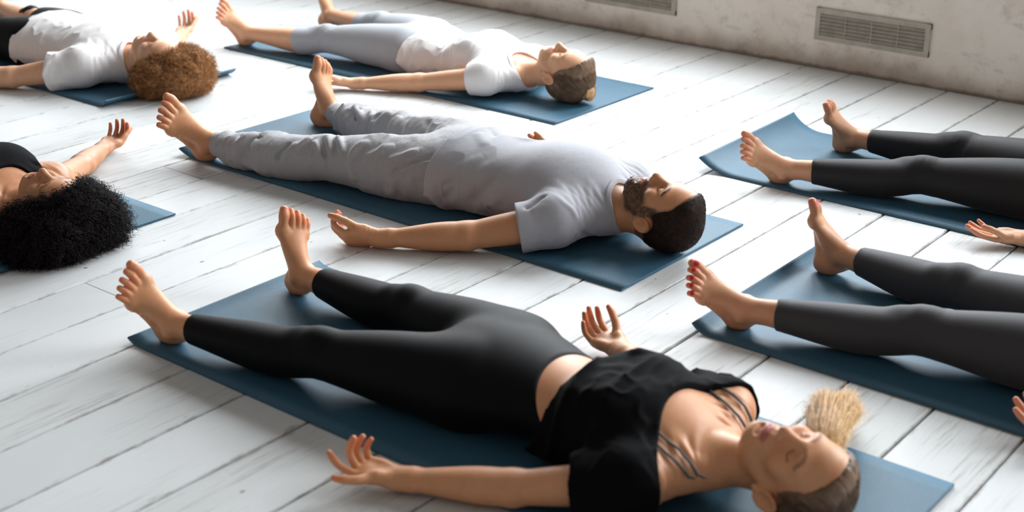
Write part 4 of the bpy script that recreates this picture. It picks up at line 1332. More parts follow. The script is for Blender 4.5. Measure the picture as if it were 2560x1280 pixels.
LINES = {
    'front_top': [([(-1.395, 2.235, .205), (-1.420, 2.222, .214), (-1.445, 2.205, .21)], .012, .022), ([(-1.44, 2.10, .205), (-1.40, 2.06, .19), (-1.35, 2.03, .16)], .018, .007), ([(-1.47, 2.12, .195), (-1.42, 2.14, .21), (-1.36, 2.15, .2)], .016, .006),
        ([(-1.245, 2.395, .10), (-1.262, 2.372, .128), (-1.275, 2.345, .14)], .012, .018)],
    'man_shirt': [
        ([(-2.683, 3.013, .107), (-2.634, 3.044, .142), (-2.608, 3.067, .161), (-2.575, 3.107, .185)], .016, .009),
        ([(-2.700, 3.020, .085), (-2.650, 3.025, .110), (-2.615, 3.045, .135)], .014, -.006),
        ([(-2.520, 3.105, .182), (-2.550, 3.069, .152), (-2.572, 3.047, .125), (-2.630, 3.030, .066)], .017, .007),
        ([(-2.478, 3.079, .166), (-2.515, 3.043, .115), (-2.585, 3.035, .050)], .020, -.008),
        ([(-2.440, 3.060, .140), (-2.470, 3.030, .090), (-2.540, 3.025, .035)], .020, .006),
        ([(-2.672, 3.191, .212), (-2.635, 3.165, .204), (-2.590, 3.140, .196)], .018, .010),
        ([(-2.690, 3.250, .212), (-2.640, 3.220, .210), (-2.600, 3.190, .208)], .014, -.005),
        ([(-2.300, 2.935, .115), (-2.279, 2.950, .135), (-2.268, 2.985, .150), (-2.250, 3.005, .158)], .011, -.0075),
        ([(-2.268, 2.940, .122), (-2.250, 2.962, .132), (-2.215, 2.980, .130)], .012, .008),
        ([(-2.262, 3.010, .160), (-2.215, 3.000, .150), (-2.184, 3.010, .126), (-2.170, 3.018, .089), (-2.172, 3.015, .050), (-2.190, 2.990, .020)], .0045, -.005),
        ([(-2.250, 3.012, .163), (-2.203, 3.004, .152), (-2.173, 3.014, .128), (-2.158, 3.024, .089)], .009, .004),
        ([(-2.174, 3.035, .101), (-2.180, 3.090, .070), (-2.178, 3.140, .035)], .011, .005),
        ([(-2.165, 3.030, .070), (-2.170, 3.080, .045), (-2.170, 3.120, .020)], .010, -.006),
        ([(-2.217, 2.964, .043), (-2.198, 2.966, .071), (-2.193, 2.975, .102)], .012, .006),
        ([(-2.245, 2.950, .035), (-2.228, 2.950, .060), (-2.225, 2.958, .090)], .010, -.005),
        ([(-2.670, 3.020, .040), (-2.632, 3.022, .090), (-2.604, 3.046, .130)], .016, -.006),
        ([(-2.590, 3.270, .205), (-2.540, 3.250, .212), (-2.480, 3.240, .218)], .020, .004)],
    'man_pants': [
        ([(-3.425, 2.960, .118), (-3.440, 2.925, .121), (-3.452, 2.900, .105), (-3.455, 2.890, .077), (-3.444, 2.900, .045), (-3.387, 2.903, .038), (-3.313, 2.923, .033)], .015, .020),
        ([(-3.475, 2.945, .112), (-3.487, 2.915, .095), (-3.487, 2.905, .060)], .010, -.010),
        ([(-3.395, 2.950, .125), (-3.405, 2.915, .110), (-3.395, 2.900, .080)], .012, -.012),
        ([(-3.237, 2.960, .135), (-3.251, 2.927, .104), (-3.275, 2.918, .084)], .013, .010),
        ([(-3.265, 2.955, .130), (-3.280, 2.925, .100), (-3.300, 2.915, .070)], .011, -.008),
        ([(-3.205, 2.990, .155), (-3.221, 2.950, .132), (-3.222, 2.930, .100)], .012, .008),
        ([(-3.165, 3.020, .165), (-3.114, 2.976, .143), (-3.086, 2.960, .110)], .012, .009),
        ([(-3.185, 3.010, .165), (-3.140, 2.972, .143), (-3.110, 2.955, .100)], .010, -.007),
        ([(-3.130, 3.030, .170), (-3.079, 2.991, .153), (-3.045, 2.970, .120)], .013, .009),
        ([(-3.192, 2.977, .154), (-3.137, 2.955, .123), (-3.105, 2.950, .075)], .012, .007),
        ([(-2.790, 3.115, .190), (-2.835, 3.190, .175), (-2.860, 3.240, .172), (-2.835, 3.300, .188)], .011, .010),
        ([(-2.765, 3.120, .192), (-2.808, 3.190, .180), (-2.825, 3.240, .180), (-2.800, 3.310, .190)], .009, -.010),
        ([(-2.748, 3.125, .195), (-2.785, 3.190, .190), (-2.795, 3.240, .192), (-2.770, 3.310, .195)], .011, .010),
        ([(-2.815, 3.110, .190), (-2.862, 3.180, .165), (-2.890, 3.235, .150)], .010, -.009),
        ([(-2.840, 3.090, .190), (-2.900, 3.150, .160), (-2.930, 3.180, .130)], .013, .008),
        ([(-2.718, 3.060, .180), (-2.772, 3.027, .152), (-2.824, 3.005, .124), (-2.860, 2.992, .090)], .010, -.013),
        ([(-2.735, 3.045, .170), (-2.790, 3.015, .140), (-2.845, 2.995, .105)], .014, .008),
        ([(-2.790, 3.050, .182), (-2.841, 3.015, .152), (-2.890, 2.990, .130)], .015, .008),
        ([(-2.880, 3.040, .180), (-2.930, 2.995, .150), (-2.970, 2.975, .120)], .016, .007),
        ([(-2.980, 3.030, .178), (-3.010, 2.985, .150), (-3.010, 2.965, .100)], .016, .006),
        ([(-3.450, 3.400, .110), (-3.430, 3.365, .091), (-3.359, 3.335, .060)], .013, .014),
        ([(-3.420, 3.420, .130), (-3.400, 3.385, .128), (-3.347, 3.352, .118), (-3.290, 3.325, .090)], .013, .015),
        ([(-3.395, 3.395, .128), (-3.365, 3.360, .110), (-3.320, 3.335, .070)], .010, -.012),
        ([(-3.320, 3.380, .140), (-3.270, 3.330, .122), (-3.250, 3.312, .080)], .012, .010),
        ([(-3.241, 3.350, .150), (-3.273, 3.318, .110), (-3.270, 3.315, .060)], .011, -.009),
        ([(-3.191, 3.350, .165), (-3.224, 3.316, .125), (-3.225, 3.312, .070)], .013, .010),
        ([(-3.133, 3.335, .168), (-3.135, 3.292, .140), (-3.145, 3.285, .080)], .014, .008),
        ([(-3.052, 3.335, .182), (-3.044, 3.272, .155), (-3.060, 3.262, .090)], .016, .008),
        ([(-2.980, 3.310, .182), (-2.960, 3.262, .160), (-2.980, 3.250, .110)], .016, -.006),
        ([(-3.019, 2.965, .119), (-3.001, 2.960, .083), (-2.997, 2.970, .048)], .018, .006),
        ([(-2.861, 2.985, .093), (-2.854, 2.993, .053), (-2.897, 3.010, .018)], .018, .007),
        ([(-2.760, 3.000, .110), (-2.765, 3.000, .060), (-2.780, 3.010, .020)], .016, -.006)],
}
# ------------------------------------------------------------------ materials
def new_mat(name):
    m = bpy.data.materials.new(name); m.use_nodes = True
    nt = m.node_tree
    return m, nt, nt.nodes['Principled BSDF']

class N:
    def __init__(s, nt): s.nt = nt
    def __call__(s, kind, **kw):
        n = s.nt.nodes.new(kind)
        ins = kw.pop('i', {})
        for k, v in kw.items():
            setattr(n, k, v)
        for k, v in ins.items():
            if isinstance(v, bpy.types.NodeSocket):
                s.nt.links.new(v, n.inputs[k])
            else:
                n.inputs[k].default_value = v
        return n
    def link(s, a, b): s.nt.links.new(a, b)
    def mix(s, fac, a, b, mode='MIX'):
        n = s.nt.nodes.new('ShaderNodeMix'); n.data_type = 'RGBA'; n.blend_type = mode
        for sock, v in ((n.inputs[0], fac), (n.inputs[6], a), (n.inputs[7], b)):
            if isinstance(v, bpy.types.NodeSocket): s.nt.links.new(v, sock)
            elif np.ndim(v): sock.default_value = (*[float(x) for x in v[:3]], 1)
            else: sock.default_value = v
        return n.outputs[2]
    def math(s, op, a, b=0.0, clamp=False):
        n = s.nt.nodes.new('ShaderNodeMath'); n.operation = op; n.use_clamp = clamp
        for sock, v in ((n.inputs[0], a), (n.inputs[1], b)):
            if isinstance(v, bpy.types.NodeSocket): s.nt.links.new(v, sock)
            else: sock.default_value = v
        return n.outputs[0]
    def noise(s, vec, scale, detail=3, rough=.5, w=None):
        n = s.nt.nodes.new('ShaderNodeTexNoise'); n.inputs['Scale'].default_value = scale
        n.inputs['Detail'].default_value = detail; n.inputs['Roughness'].default_value = rough
        if vec is not None: s.nt.links.new(vec, n.inputs['Vector'])
        return n.outputs[0]
    def mapping(s, vec, scale=(1, 1, 1), loc=(0, 0, 0), rot=(0, 0, 0)):
        n = s.nt.nodes.new('ShaderNodeMapping')
        n.inputs['Scale'].default_value = scale; n.inputs['Location'].default_value = loc; n.inputs['Rotation'].default_value = rot
        s.nt.links.new(vec, n.inputs['Vector']); return n.outputs[0]
    def ramp(s, v, stops):
        n = s.nt.nodes.new('ShaderNodeMapRange'); n.interpolation_type = 'SMOOTHSTEP'
        s.nt.links.new(v, n.inputs[0]); n.inputs[1].default_value = stops[0]; n.inputs[2].default_value = stops[1]
        n.inputs[3].default_value = stops[2] if len(stops) > 2 else 0; n.inputs[4].default_value = stops[3] if len(stops) > 3 else 1
        return n.outputs[0]
    def bump(s, h, strength=.3, dist=.001, normal=None):
        n = s.nt.nodes.new('ShaderNodeBump'); n.inputs['Strength'].default_value = strength; n.inputs['Distance'].default_value = dist
        s.nt.links.new(h, n.inputs['Height'])
        if normal is not None: s.nt.links.new(normal, n.inputs['Normal'])
        return n.outputs[0]

def rgba(c): return (float(c[0]), float(c[1]), float(c[2]), 1)

def mat_skin():
    m, nt, p = new_mat('skin'); n = N(nt)
    a = n('ShaderNodeAttribute', attribute_name='col').outputs['Color']
    tc = n('ShaderNodeTexCoord').outputs['Object']
    n.link(a, p.inputs['Base Color'])
    p.inputs['Roughness'].default_value = .46
    p.inputs['Specular IOR Level'].default_value = .42
    p.inputs['Subsurface Weight'].default_value = .07
    p.inputs['Subsurface Radius'].default_value = (1, .32, .16)
    p.inputs['Subsurface Scale'].default_value = .006
    n.link(n.bump(n.noise(tc, 900, 2), .12, .0006), p.inputs['Normal'])
    return m

def mat_cloth(name, col, rough=.85, mel=0.0, sheen=.2, weave=1400, bump=.25, spec=.25, col2=None, crumple=0.0):
    m, nt, p = new_mat(name); n = N(nt)
    tc = n('ShaderNodeTexCoord').outputs['Object']
    c = rgba(col)
    if mel:
        f = n.noise(n.mapping(tc, (1.0, 1.6, 1.6)), 900, 2, .6)
        g = n.ramp(f, (.35, .65))
        c2 = rgba(col2) if col2 is not None else rgba(np.asarray(col) * (1 - mel))
        c = n.mix(g, c, c2)
        n.link(c, p.inputs['Base Color'])
    else:
        p.inputs['Base Color'].default_value = c
    p.inputs['Roughness'].default_value = rough
    p.inputs['Specular IOR Level'].default_value = spec
    p.inputs['Sheen Weight'].default_value = sheen
    p.inputs['Sheen Roughness'].default_value = .5
    w = n.noise(tc, weave, 2, .6)
    b = n.bump(w, bump, .0008)
    if crumple:
        b = n.bump(n.noise(n.mapping(tc, (1.6, .8, .8)), 34, 3, .55), crumple, .010, b)
    n.link(b, p.inputs['Normal'])
    return m

def mat_hair(name, col, rough=.45, spec=.35, attr=False, vary=.25):
    m, nt, p = new_mat(name); n = N(nt)
    tc = n('ShaderNodeTexCoord').outputs['Object']
    f = n.noise(tc, 60, 3)
    if attr:
        c = n('ShaderNodeAttribute', attribute_name='col').outputs['Color']
    else:
        c = rgba(col)
    c = n.mix(n.ramp(f, (.3, .7)), c, n.mix(1.0, c, (1 - vary * 1.5,) * 3, 'MULTIPLY')) if attr else n.mix(n.ramp(f, (.3, .7)), c, np.asarray(col) * (1 - vary * 1.5))
    n.link(c, p.inputs['Base Color'])
    p.inputs['Roughness'].default_value = rough
    p.inputs['Specular IOR Level'].default_value = spec
    return m

def mat_yoga():
    m, nt, p = new_mat('yoga_mat_foam'); n = N(nt)
    tc = n('ShaderNodeTexCoord').outputs['Object']
    f = n.noise(tc, 6, 3); g = n.noise(tc, 420, 2, .7)
    c = n.mix(n.ramp(f, (.3, .7)), MATC * .92, MATC * 1.08)
    c = n.mix(n.ramp(g, (.35, .75)), c, MATC * 1.35)
    n.link(c, p.inputs['Base Color'])
    p.inputs['Roughness'].default_value = .55
    p.inputs['Specular IOR Level'].default_value = .42
    wv = n('ShaderNodeTexWave', wave_type='BANDS', bands_direction='X', i={'Vector': tc, 'Scale': 130.0, 'Distortion': .4, 'Detail': 1.0, 'Detail Scale': 8.0}).outputs['Fac']
    b = n.bump(n.noise(tc, 700, 2, .7), .35, .0012)
    b = n.bump(wv, .16, .0008, b)
    n.link(b, p.inputs['Normal'])
    return m
MATC = lin(50, 90, 112)

def mat_floor():
    m, nt, p = new_mat('painted_planks'); n = N(nt)
    tc = n('ShaderNodeTexCoord').outputs['Object']
    uv = n('ShaderNodeUVMap', uv_map='plank').outputs[0]
    rnd = n('ShaderNodeAttribute', attribute_name='rnd').outputs['Fac']
    sx = n('ShaderNodeSeparateXYZ', i={0: uv}).outputs
    across = sx[0]
    # every plank gets its own stretch of grain
    off = n('ShaderNodeCombineXYZ', i={0: n.math('MULTIPLY', rnd, 17.0), 1: n.math('MULTIPLY', rnd, 43.0), 2: n.math('MULTIPLY', rnd, 9.0)}).outputs[0]
    v = n('ShaderNodeVectorMath', operation='ADD', i={0: tc, 1: off}).outputs[0]
    grain = n.noise(n.mapping(v, (42, 2.0, 1)), 2.2, 6, .65)
    fine = n.noise(n.mapping(v, (110, 5.0, 1)), 2.0, 3, .6)
    broad = n.noise(n.mapping(v, (3.0, .8, 1)), 1.0, 3, .5)
    base = n.mix(rnd, lin(202, 205, 206), lin(219, 221, 222))
    base = n.mix(n.ramp(broad, (.40, .75, 0, .55)), base, lin(188, 190, 188))
    # brush streaks worn through to grey wood
    worn = n.math('MULTIPLY', n.ramp(grain, (.52, .70)), n.ramp(broad, (.38, .60)))
    base = n.mix(n.math('MULTIPLY', worn, .50), base, lin(142, 136, 127))
    st = n.ramp(fine, (.60, .78))
    base = n.mix(n.math('MULTIPLY', st, .30), base, lin(150, 146, 140))
    # dirty, chipped edges along the gaps
    edge = n.math('ABSOLUTE', n.math('SUBTRACT', across, .5))
    en = n.noise(n.mapping(v, (30, 9, 1)), 1.6, 4, .65)
    ed = n.ramp(n.math('ADD', edge, n.math('MULTIPLY', n.math('SUBTRACT', en, .5), .30)), (.475, .545))
    base = n.mix(n.math('MULTIPLY', ed, .60), base, lin(128, 120, 110))
    # knots, nail holes and paint chips
    vo = n('ShaderNodeTexVoronoi', i={'Vector': n.mapping(v, (1, .75, 1)), 'Scale': 8.5, 'Randomness': 1.0})
    d = vo.outputs['Distance']; vc = n('ShaderNodeSeparateColor', i={0: vo.outputs['Color']}).outputs[0]
    chip = n.math('MULTIPLY', n.ramp(n.math('ADD', d, n.math('MULTIPLY', n.noise(v, 70, 3), .10)), (.105, .070)), n.math('GREATER_THAN', vc, .50))
    base = n.mix(n.math('MULTIPLY', chip, .8), base, lin(112, 104, 96))
    vo2 = n('ShaderNodeTexVoronoi', i={'Vector': n.mapping(v, (2.2, .55, 1), rot=(0, 0, .5)), 'Scale': 9.0})
    sc = n.math('MULTIPLY', n.ramp(vo2.outputs['Distance'], (.055, .02)), n.math('GREATER_THAN', n('ShaderNodeSeparateColor', i={0: vo2.outputs['Color']}).outputs[1], .5))
    base = n.mix(n.math('MULTIPLY', sc, .5), base, lin(120, 116, 112))
    n.link(base, p.inputs['Base Color'])
    r = n.math('ADD', n.math('MULTIPLY', n.ramp(broad, (.3, .7)), .10), n.math('MULTIPLY', worn, .25))
    n.link(n.math('ADD', r, .46), p.inputs['Roughness'])
    p.inputs['Specular IOR Level'].default_value = .25
    h = n.math('ADD', n.math('MULTIPLY', grain, .6), n.math('MULTIPLY', fine, .4))
    h = n.math('SUBTRACT', h, n.math('MULTIPLY', chip, .5))
    n.link(n.bump(h, .30, .0025), p.inputs['Normal'])
    return m

def mat_gap():
    m, nt, p = new_mat('dark_gap'); p.inputs['Base Color'].default_value = rgba(lin(40, 35, 30)); p.inputs['Roughness'].default_value = .9; p.inputs['Specular IOR Level'].default_value = .05
    return m

def mat_wall():
    m, nt, p = new_mat('old_plaster'); n = N(nt)
    tc = n('ShaderNodeTexCoord').outputs['Object']
    z = n('ShaderNodeSeparateXYZ', i={0: tc}).outputs[2]
    a = n.noise(tc, 3.5, 5, .6); b_ = n.noise(tc, 14, 5, .65); c_ = n.noise(tc, 60, 3)
    base = n.mix(n.ramp(a, (.35, .68)), lin(250, 242, 231), lin(240, 229, 216))
    base = n.mix(n.math('MULTIPLY', n.ramp(b_, (.52, .74)), .28), base, lin(168, 152, 136))
    base = n.mix(n.math('MULTIPLY', n.ramp(n.noise(n.mapping(tc, (1, 1, 3.05)), 7, 4, .6), (.58, .7)), .4), base, lin(206, 199, 190))
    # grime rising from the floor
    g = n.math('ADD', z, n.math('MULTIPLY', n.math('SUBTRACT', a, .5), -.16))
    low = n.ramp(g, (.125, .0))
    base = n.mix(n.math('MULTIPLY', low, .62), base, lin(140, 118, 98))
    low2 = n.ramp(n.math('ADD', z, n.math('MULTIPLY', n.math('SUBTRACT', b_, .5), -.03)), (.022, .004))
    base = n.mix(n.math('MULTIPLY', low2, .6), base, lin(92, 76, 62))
    # scuffs
    vo = n('ShaderNodeTexVoronoi', i={'Vector': n.mapping(tc, (1, 1, 1.7), rot=(0, .6, 0)), 'Scale': 5.0})
    chip = n.math('MULTIPLY', n.ramp(n.math('ADD', vo.outputs['Distance'], n.math('MULTIPLY', b_, .16)), (.16, .11)), n.math('GREATER_THAN', n('ShaderNodeSeparateColor', i={0: vo.outputs['Color']}).outputs[0], .5))
    base = n.mix(n.math('MULTIPLY', chip, .32), base, lin(138, 120, 104))
    n.link(base, p.inputs['Base Color'])
    p.inputs['Roughness'].default_value = .9
    p.inputs['Specular IOR Level'].default_value = .2
    h = n.math('ADD', n.math('MULTIPLY', b_, .7), n.math('MULTIPLY', c_, .3))
    n.link(n.bump(h, .5, .012), p.inputs['Normal'])
    return m

def mat_plain(name, col, rough=.5, spec=.5, noise=0, metal=0):
    m, nt, p = new_mat(name); n = N(nt)
    if noise:
        tc = n('ShaderNodeTexCoord').outputs['Object']
        f = n.noise(tc, 30, 4, .6)
        n.link(n.mix(n.ramp(f, (.35, .7)), col, np.asarray(col) * (1 - noise)), p.inputs['Base Color'])
    else:
        p.inputs['Base Color'].default_value = rgba(col)
    p.inputs['Roughness'].default_value = rough; p.inputs['Specular IOR Level'].default_value = spec; p.inputs['Metallic'].default_value = metal
    return m

# ------------------------------------------------------------------ linking
SC = bpy.context.scene
COL = SC.collection

def link_mesh(name, Vv, F, mat, parent=None, smooth=True, col=None, origin=None):
    me = bpy.data.meshes.new(name)
    Vv = np.asarray(Vv, np.float32); F = np.asarray(F)
    if origin is not None:
        Vv = Vv - np.asarray(origin, np.float32)
    nv, nf, k = len(Vv), len(F), F.shape[1]
    me.vertices.add(nv); me.vertices.foreach_set('co', np.ascontiguousarray(Vv).ravel())
    me.loops.add(nf * k); me.loops.foreach_set('vertex_index', np.ascontiguousarray(F.astype(np.int32)).ravel())
    me.polygons.add(nf); me.polygons.foreach_set('loop_start', np.arange(0, nf * k, k, dtype=np.int32))
    me.polygons.foreach_set('use_smooth', np.full(nf, bool(smooth)))
    me.update(calc_edges=True)
    if col is not None:
        at = me.color_attributes.new('col', 'FLOAT_COLOR', 'POINT')
        c4 = np.ones((nv, 4), np.float32); c4[:, :3] = col
        at.data.foreach_set('color', c4.ravel())
    me.materials.append(mat)
    o = bpy.data.objects.new(name, me); COL.objects.link(o)
    if parent is not None: o.parent = parent
    return o

def thing(name, label, cat, loc=(0, 0, 0), group=None):
    o = bpy.data.objects.new(name, None); COL.objects.link(o); o.location = loc
    o.empty_display_size = .1
    o['label'] = label; o['category'] = cat
    if group: o['group'] = group
    return o

def boxes(lst):
    """list of (lo, hi) -> vertices, quads"""
    Vs, Fs = [], []
    q = np.array([[0, 2, 3, 1], [4, 5, 7, 6], [0, 1, 5, 4], [2, 6, 7, 3], [0, 4, 6, 2], [1, 3, 7, 5]])
    for lo, hi in lst:
        b = np.array([[(lo[0], hi[0])[i & 1], (lo[1], hi[1])[(i >> 1) & 1], (lo[2], hi[2])[(i >> 2) & 1]] for i in range(8)], float)
        Fs.append(q + 8 * len(Vs)); Vs.append(b)
    return np.vstack(Vs), np.vstack(Fs)

def structure(o):
    o['kind'] = 'structure'
    return o

# ------------------------------------------------------------------ the room
K = 1.0714
def build_room():
    rnd = random.Random(4)
    wallx = [-3.51, -3.317, -3.107, -2.916, -2.718, -2.524, -2.324, -2.128, -1.925, -1.729]
    nearx = [-3.47, -3.279, -3.087, -2.883, -2.685, -2.487, -2.295, -2.106, -1.910, -1.714]
    lines = []
    for i in range(-26, 30):
        if 0 <= i < 10: a, b = nearx[i], wallx[i]
        elif i < 0: a, b = nearx[0] + .2 * i, wallx[0] + .2 * i
        else:
            a = nearx[-1] + .1965 * (i - 9); b = wallx[-1] + .1965 * (i - 9)
        lines.append((a * K, b * K))
    ya, yb = 2.2 * K, 5.1 * K
    X = lambda l, y: l[0] + (l[1] - l[0]) * (y - ya) / (yb - ya)
    joints = {-3.47: [2.785], -2.883: [2.012], -2.295: [4.933], -2.685: [4.03], -4.07: [3.92]}
    Vs, Fs, uvs, rn = [], [], [], []
    y0, y1 = -2.0, 5.448
    for l0, l1 in zip(lines[:-1], lines[1:]):
        js = []
        for kx, ys in joints.items():
            if abs(l0[0] / K - kx) < .05: js += ys
        if not js:
            js = [rnd.uniform(-1.5, .8)]
        cuts = [y0] + sorted(js) + [y1]
        for c0, c1 in zip(cuts[:-1], cuts[1:]):
            g = .0016 + rnd.random() * .0014; e = .0028
            dz = rnd.uniform(-.0007, .0007); tilt = rnd.uniform(-.0006, .0006)
            c0 += .0008; c1 -= .0008
            r = rnd.random()
            ny = max(2, int((c1 - c0) / .35))
            base = sum(len(v) for v in Vs)
            vv = []
            for j in range(ny + 1):
                y = c0 + (c1 - c0) * j / ny
                a, b = X(l0, y) + g + rnd.uniform(-.0006, .0006), X(l1, y) - g + rnd.uniform(-.0006, .0006)
                zz = dz - .0008
                vv += [[a, y, -.022], [a, y, zz - e], [a + e, y, zz + tilt], [b - e, y, zz - tilt], [b, y, zz - e], [b, y, -.022]]
            Vs.append(np.array(vv))
            ac = [0, 0, .012, .988, 1, 1]
            for j in range(ny):
                for k in range(5):
                    Fs.append([base + j * 6 + k, base + j * 6 + k + 1, base + (j + 1) * 6 + k + 1, base + (j + 1) * 6 + k])
                    uvs += [(ac[k], j / ny), (ac[k + 1], j / ny), (ac[k + 1], (j + 1) / ny), (ac[k], (j + 1) / ny)]
                    rn.append(r)
    # boards under the gaps
    Vv = np.vstack(Vs); nb = len(Vv)
    x0, x1 = lines[0][0], lines[-1][0]
    Vv = np.vstack([Vv, [[x0, y0, -.020], [x1, y0, -.020], [x1, y1, -.020], [x0, y1, -.020]]])
    Fs.append([nb, nb + 1, nb + 2, nb + 3]); uvs += [(0, 0)] * 4; rn.append(0)
    fl = link_mesh('floor', Vv, np.array(Fs), mat_floor(), smooth=False)
    me = fl.data
    u = me.uv_layers.new(name='plank'); u.data.foreach_set('uv', np.array(uvs, np.float32).ravel())
    at = me.attributes.new('rnd', 'FLOAT', 'FACE'); at.data.foreach_set('value', np.array(rn, np.float32))
    me.materials.append(mat_gap()); me.polygons[len(Fs) - 1].material_index = 1
    structure(fl)
    # window wall: low breast wall, piers, lintel; grilles sit in the breast wall
    wm = mat_wall()
    yw = 5.45
    cx = [-3.63 + 1.215 * i for i in range(-4, 6)]
    hw = .47
    lst = [((x0, yw, -.02), (x1, yw + .3, .86)), ((x0, yw, 3.05), (x1, yw + .3, 3.6))]
    edges = [x0] + [v for c in cx for v in (c - hw, c + hw)] + [x1]
    for a, b in zip(edges[0::2], edges[1::2]):
        lst.append(((a, yw, .86), (b, yw + .3, 3.05)))
    structure(link_mesh('wall_back', *boxes(lst), wm, smooth=False))
    # shallow pilaster at the right end of the visible wall
    structure(link_mesh('trim_1', *boxes([((-1.695, yw - .030, -.012), (-.95, yw + .01, 3.6))]), wm, smooth=False))
    fm = mat_plain('white_window_paint', lin(225, 226, 224), .4)
    for i, c in enumerate(cx):
        o = structure(link_mesh('window_%d' % (i + 1), *boxes([((c - hw, yw + .12, .86), (c - hw + .05, yw + .18, 3.05)), ((c + hw - .05, yw + .12, .86), (c + hw, yw + .18, 3.05)),
            ((c - hw, yw + .12, .86), (c + hw, yw + .18, .91)), ((c - hw, yw + .12, 3.00), (c + hw, yw + .18, 3.05)), ((c - hw, yw + .13, 2.1), (c + hw, yw + .17, 2.14))]), fm, smooth=False))
        s = link_mesh('window_sill', *boxes([((c - hw, yw - .01, .845), (c + hw, yw + .12, .872))]), fm, parent=o, smooth=False)
        L = bpy.data.lights.new('daylight', 'AREA'); L.shape = 'RECTANGLE'; L.size = hw * 2 - .08; L.size_y = 2.10
        L.energy = WIN_E * (WIN_F[i] if i < len(WIN_F) else 1); L.color = (.90, .955, 1.0)
        lo = bpy.data.objects.new('daylight', L); COL.objects.link(lo)
        lo.location = (c, yw + .20, 1.95); lo.rotation_euler = (math.radians(-90), 0, 0)
    # grilles
    gm = mat_plain('aged_grille_paint', lin(190, 182, 168), .6, .4, noise=.18)
    dk = mat_plain('duct_shadow', lin(96, 88, 78), .9, .1)
    for i, (a, b, z0, z1, lab) in enumerate(((-3.885, -3.375, .125, .262, 'beige vent grille beyond the woman in white, cut off by the top edge'),
                                             (-2.672, -2.158, .125, .262, 'beige louvred vent grille near the right end of the plaster wall, whole in view'))):
        t = thing('wall_vent', lab, 'vent', ((a + b) / 2, yw, z0), 'vent grilles in the plaster wall')
        o = np.array([(a + b) / 2, yw, z0])
        f = .022
        link_mesh('grille_frame', *boxes([((a, yw - .012, z0), (b, yw + .004, z0 + f)), ((a, yw - .012, z1 - f), (b, yw + .004, z1)), ((a, yw - .0115, z0), (a + f, yw + .004, z1)), ((b - f, yw - .0115, z0), (b, yw + .004, z1))]), gm, t, False, origin=o)
        link_mesh('grille_back', *boxes([((a + f * .5, yw - .0012, z0 + f * .5), (b - f * .5, yw + .002, z1 - f * .5))]), dk, t, False, origin=o)
        ns = 6
        pz = (z1 - z0 - 2 * f) / ns
        Vs_, Fs_ = [], []
        for k in range(ns):
            z = z0 + f + pz * (k + .5)
            q = np.array([[a + f, yw - .010, z - pz * .34], [b - f, yw - .010, z - pz * .34], [b - f, yw - .001, z + pz * .30], [a + f, yw - .001, z + pz * .30],
                          [a + f, yw - .010, z - pz * .20], [b - f, yw - .010, z - pz * .20], [b - f, yw - .001, z + pz * .44], [a + f, yw - .001, z + pz * .44]])
            n0 = 8 * k
            Vs_.append(q); Fs_ += [[n0, n0 + 1, n0 + 2, n0 + 3][::-1], [n0 + 4, n0 + 5, n0 + 6, n0 + 7], [n0, n0 + 1, n0 + 5, n0 + 4], [n0 + 3, n0 + 2, n0 + 6, n0 + 7][::-1]]
        link_mesh('slats', np.vstack(Vs_), np.array(Fs_), gm, t, False, origin=o)
        for x in np.linspace(a + f, b - f, 5)[1:-1]:
            link_mesh('mullion', *boxes([((x - .002, yw - .0105, z0 + f), (x + .002, yw - .004, z1 - f))]), gm, t, False, origin=o)

WIN_E = 150.0
WIN_F = [.40, .40, .48, .75, .95, 1, 1, 1, 1, .8]

def yoga_mat(x0, x1, y0, y1, label, foot=(.10, .035), head=(0, 0), skew=0.0, wob=0, mat=None):
    """x0 foot end, x1 head end; foot/head = (length, rise) of the end that still curls from being rolled"""
    nx, ny = 110, 16
    xs = np.concatenate([np.linspace(x0, x0 + .25, 44), np.linspace(x0 + .25, x1 - .2, 40)[1:], np.linspace(x1 - .2, x1, 30)[1:]])
    ys = np.linspace(y0, y1, ny)
    rows_t, rows_b = [], []
    th = .0052
    for x in xs:
        for y in ys:
            z = .0006; sl = 0.0; xx = x
            v = (y - y0) / (y1 - y0)
            for (ln, rise), d, sg in ((foot, x - x0, 1), (head, x1 - x, -1)):
                if ln > 0 and d < ln:
                    t = 1 - d / ln
                    r_ = rise * (1 + wob * (v - .5))
                    z += r_ * t * t; sl += -sg * 2 * r_ * t / ln
                    xx += sg * .55 * (r_ ** 2 / ln) * t ** 3
            n = np.array([-sl, 0, 1]); n /= np.linalg.norm(n)
            yy = y + skew * (x - x0)
            p = np.array([xx, yy, z])
            rows_b.append(p); rows_t.append(p + n * th)
    nxx = len(xs)
    Vv = np.array(rows_t + rows_b); M = nxx * ny
    F = []
    for i in range(nxx - 1):
        for j in range(ny - 1):
            a = i * ny + j
            F.append([a, a + ny, a + ny + 1, a + 1]); F.append([M + a, M + a + 1, M + a + ny + 1, M + a + ny])
    rim = [i * ny for i in range(nxx)] + [(nxx - 1) * ny + j for j in range(1, ny)] + [i * ny + ny - 1 for i in range(nxx - 2, -1, -1)] + [j for j in range(ny - 2, 0, -1)]
    for a, b in zip(rim, rim[1:] + rim[:1]):
        F.append([a, M + a, M + b, b])
    o0 = np.array([(x0 + x1) / 2, (y0 + y1) / 2, 0])
    o = link_mesh('yoga_mat', Vv, np.array(F)[:, ::-1], mat, smooth=True, origin=o0)
    o.location = o0
    me = o.data
    me.polygons.foreach_set('use_smooth', np.array([True] * (2 * (nxx - 1) * (ny - 1)) + [False] * len(rim)))
    o['label'] = label; o['category'] = 'yoga mat'; o['group'] = 'blue yoga mats on the floor'
    return o

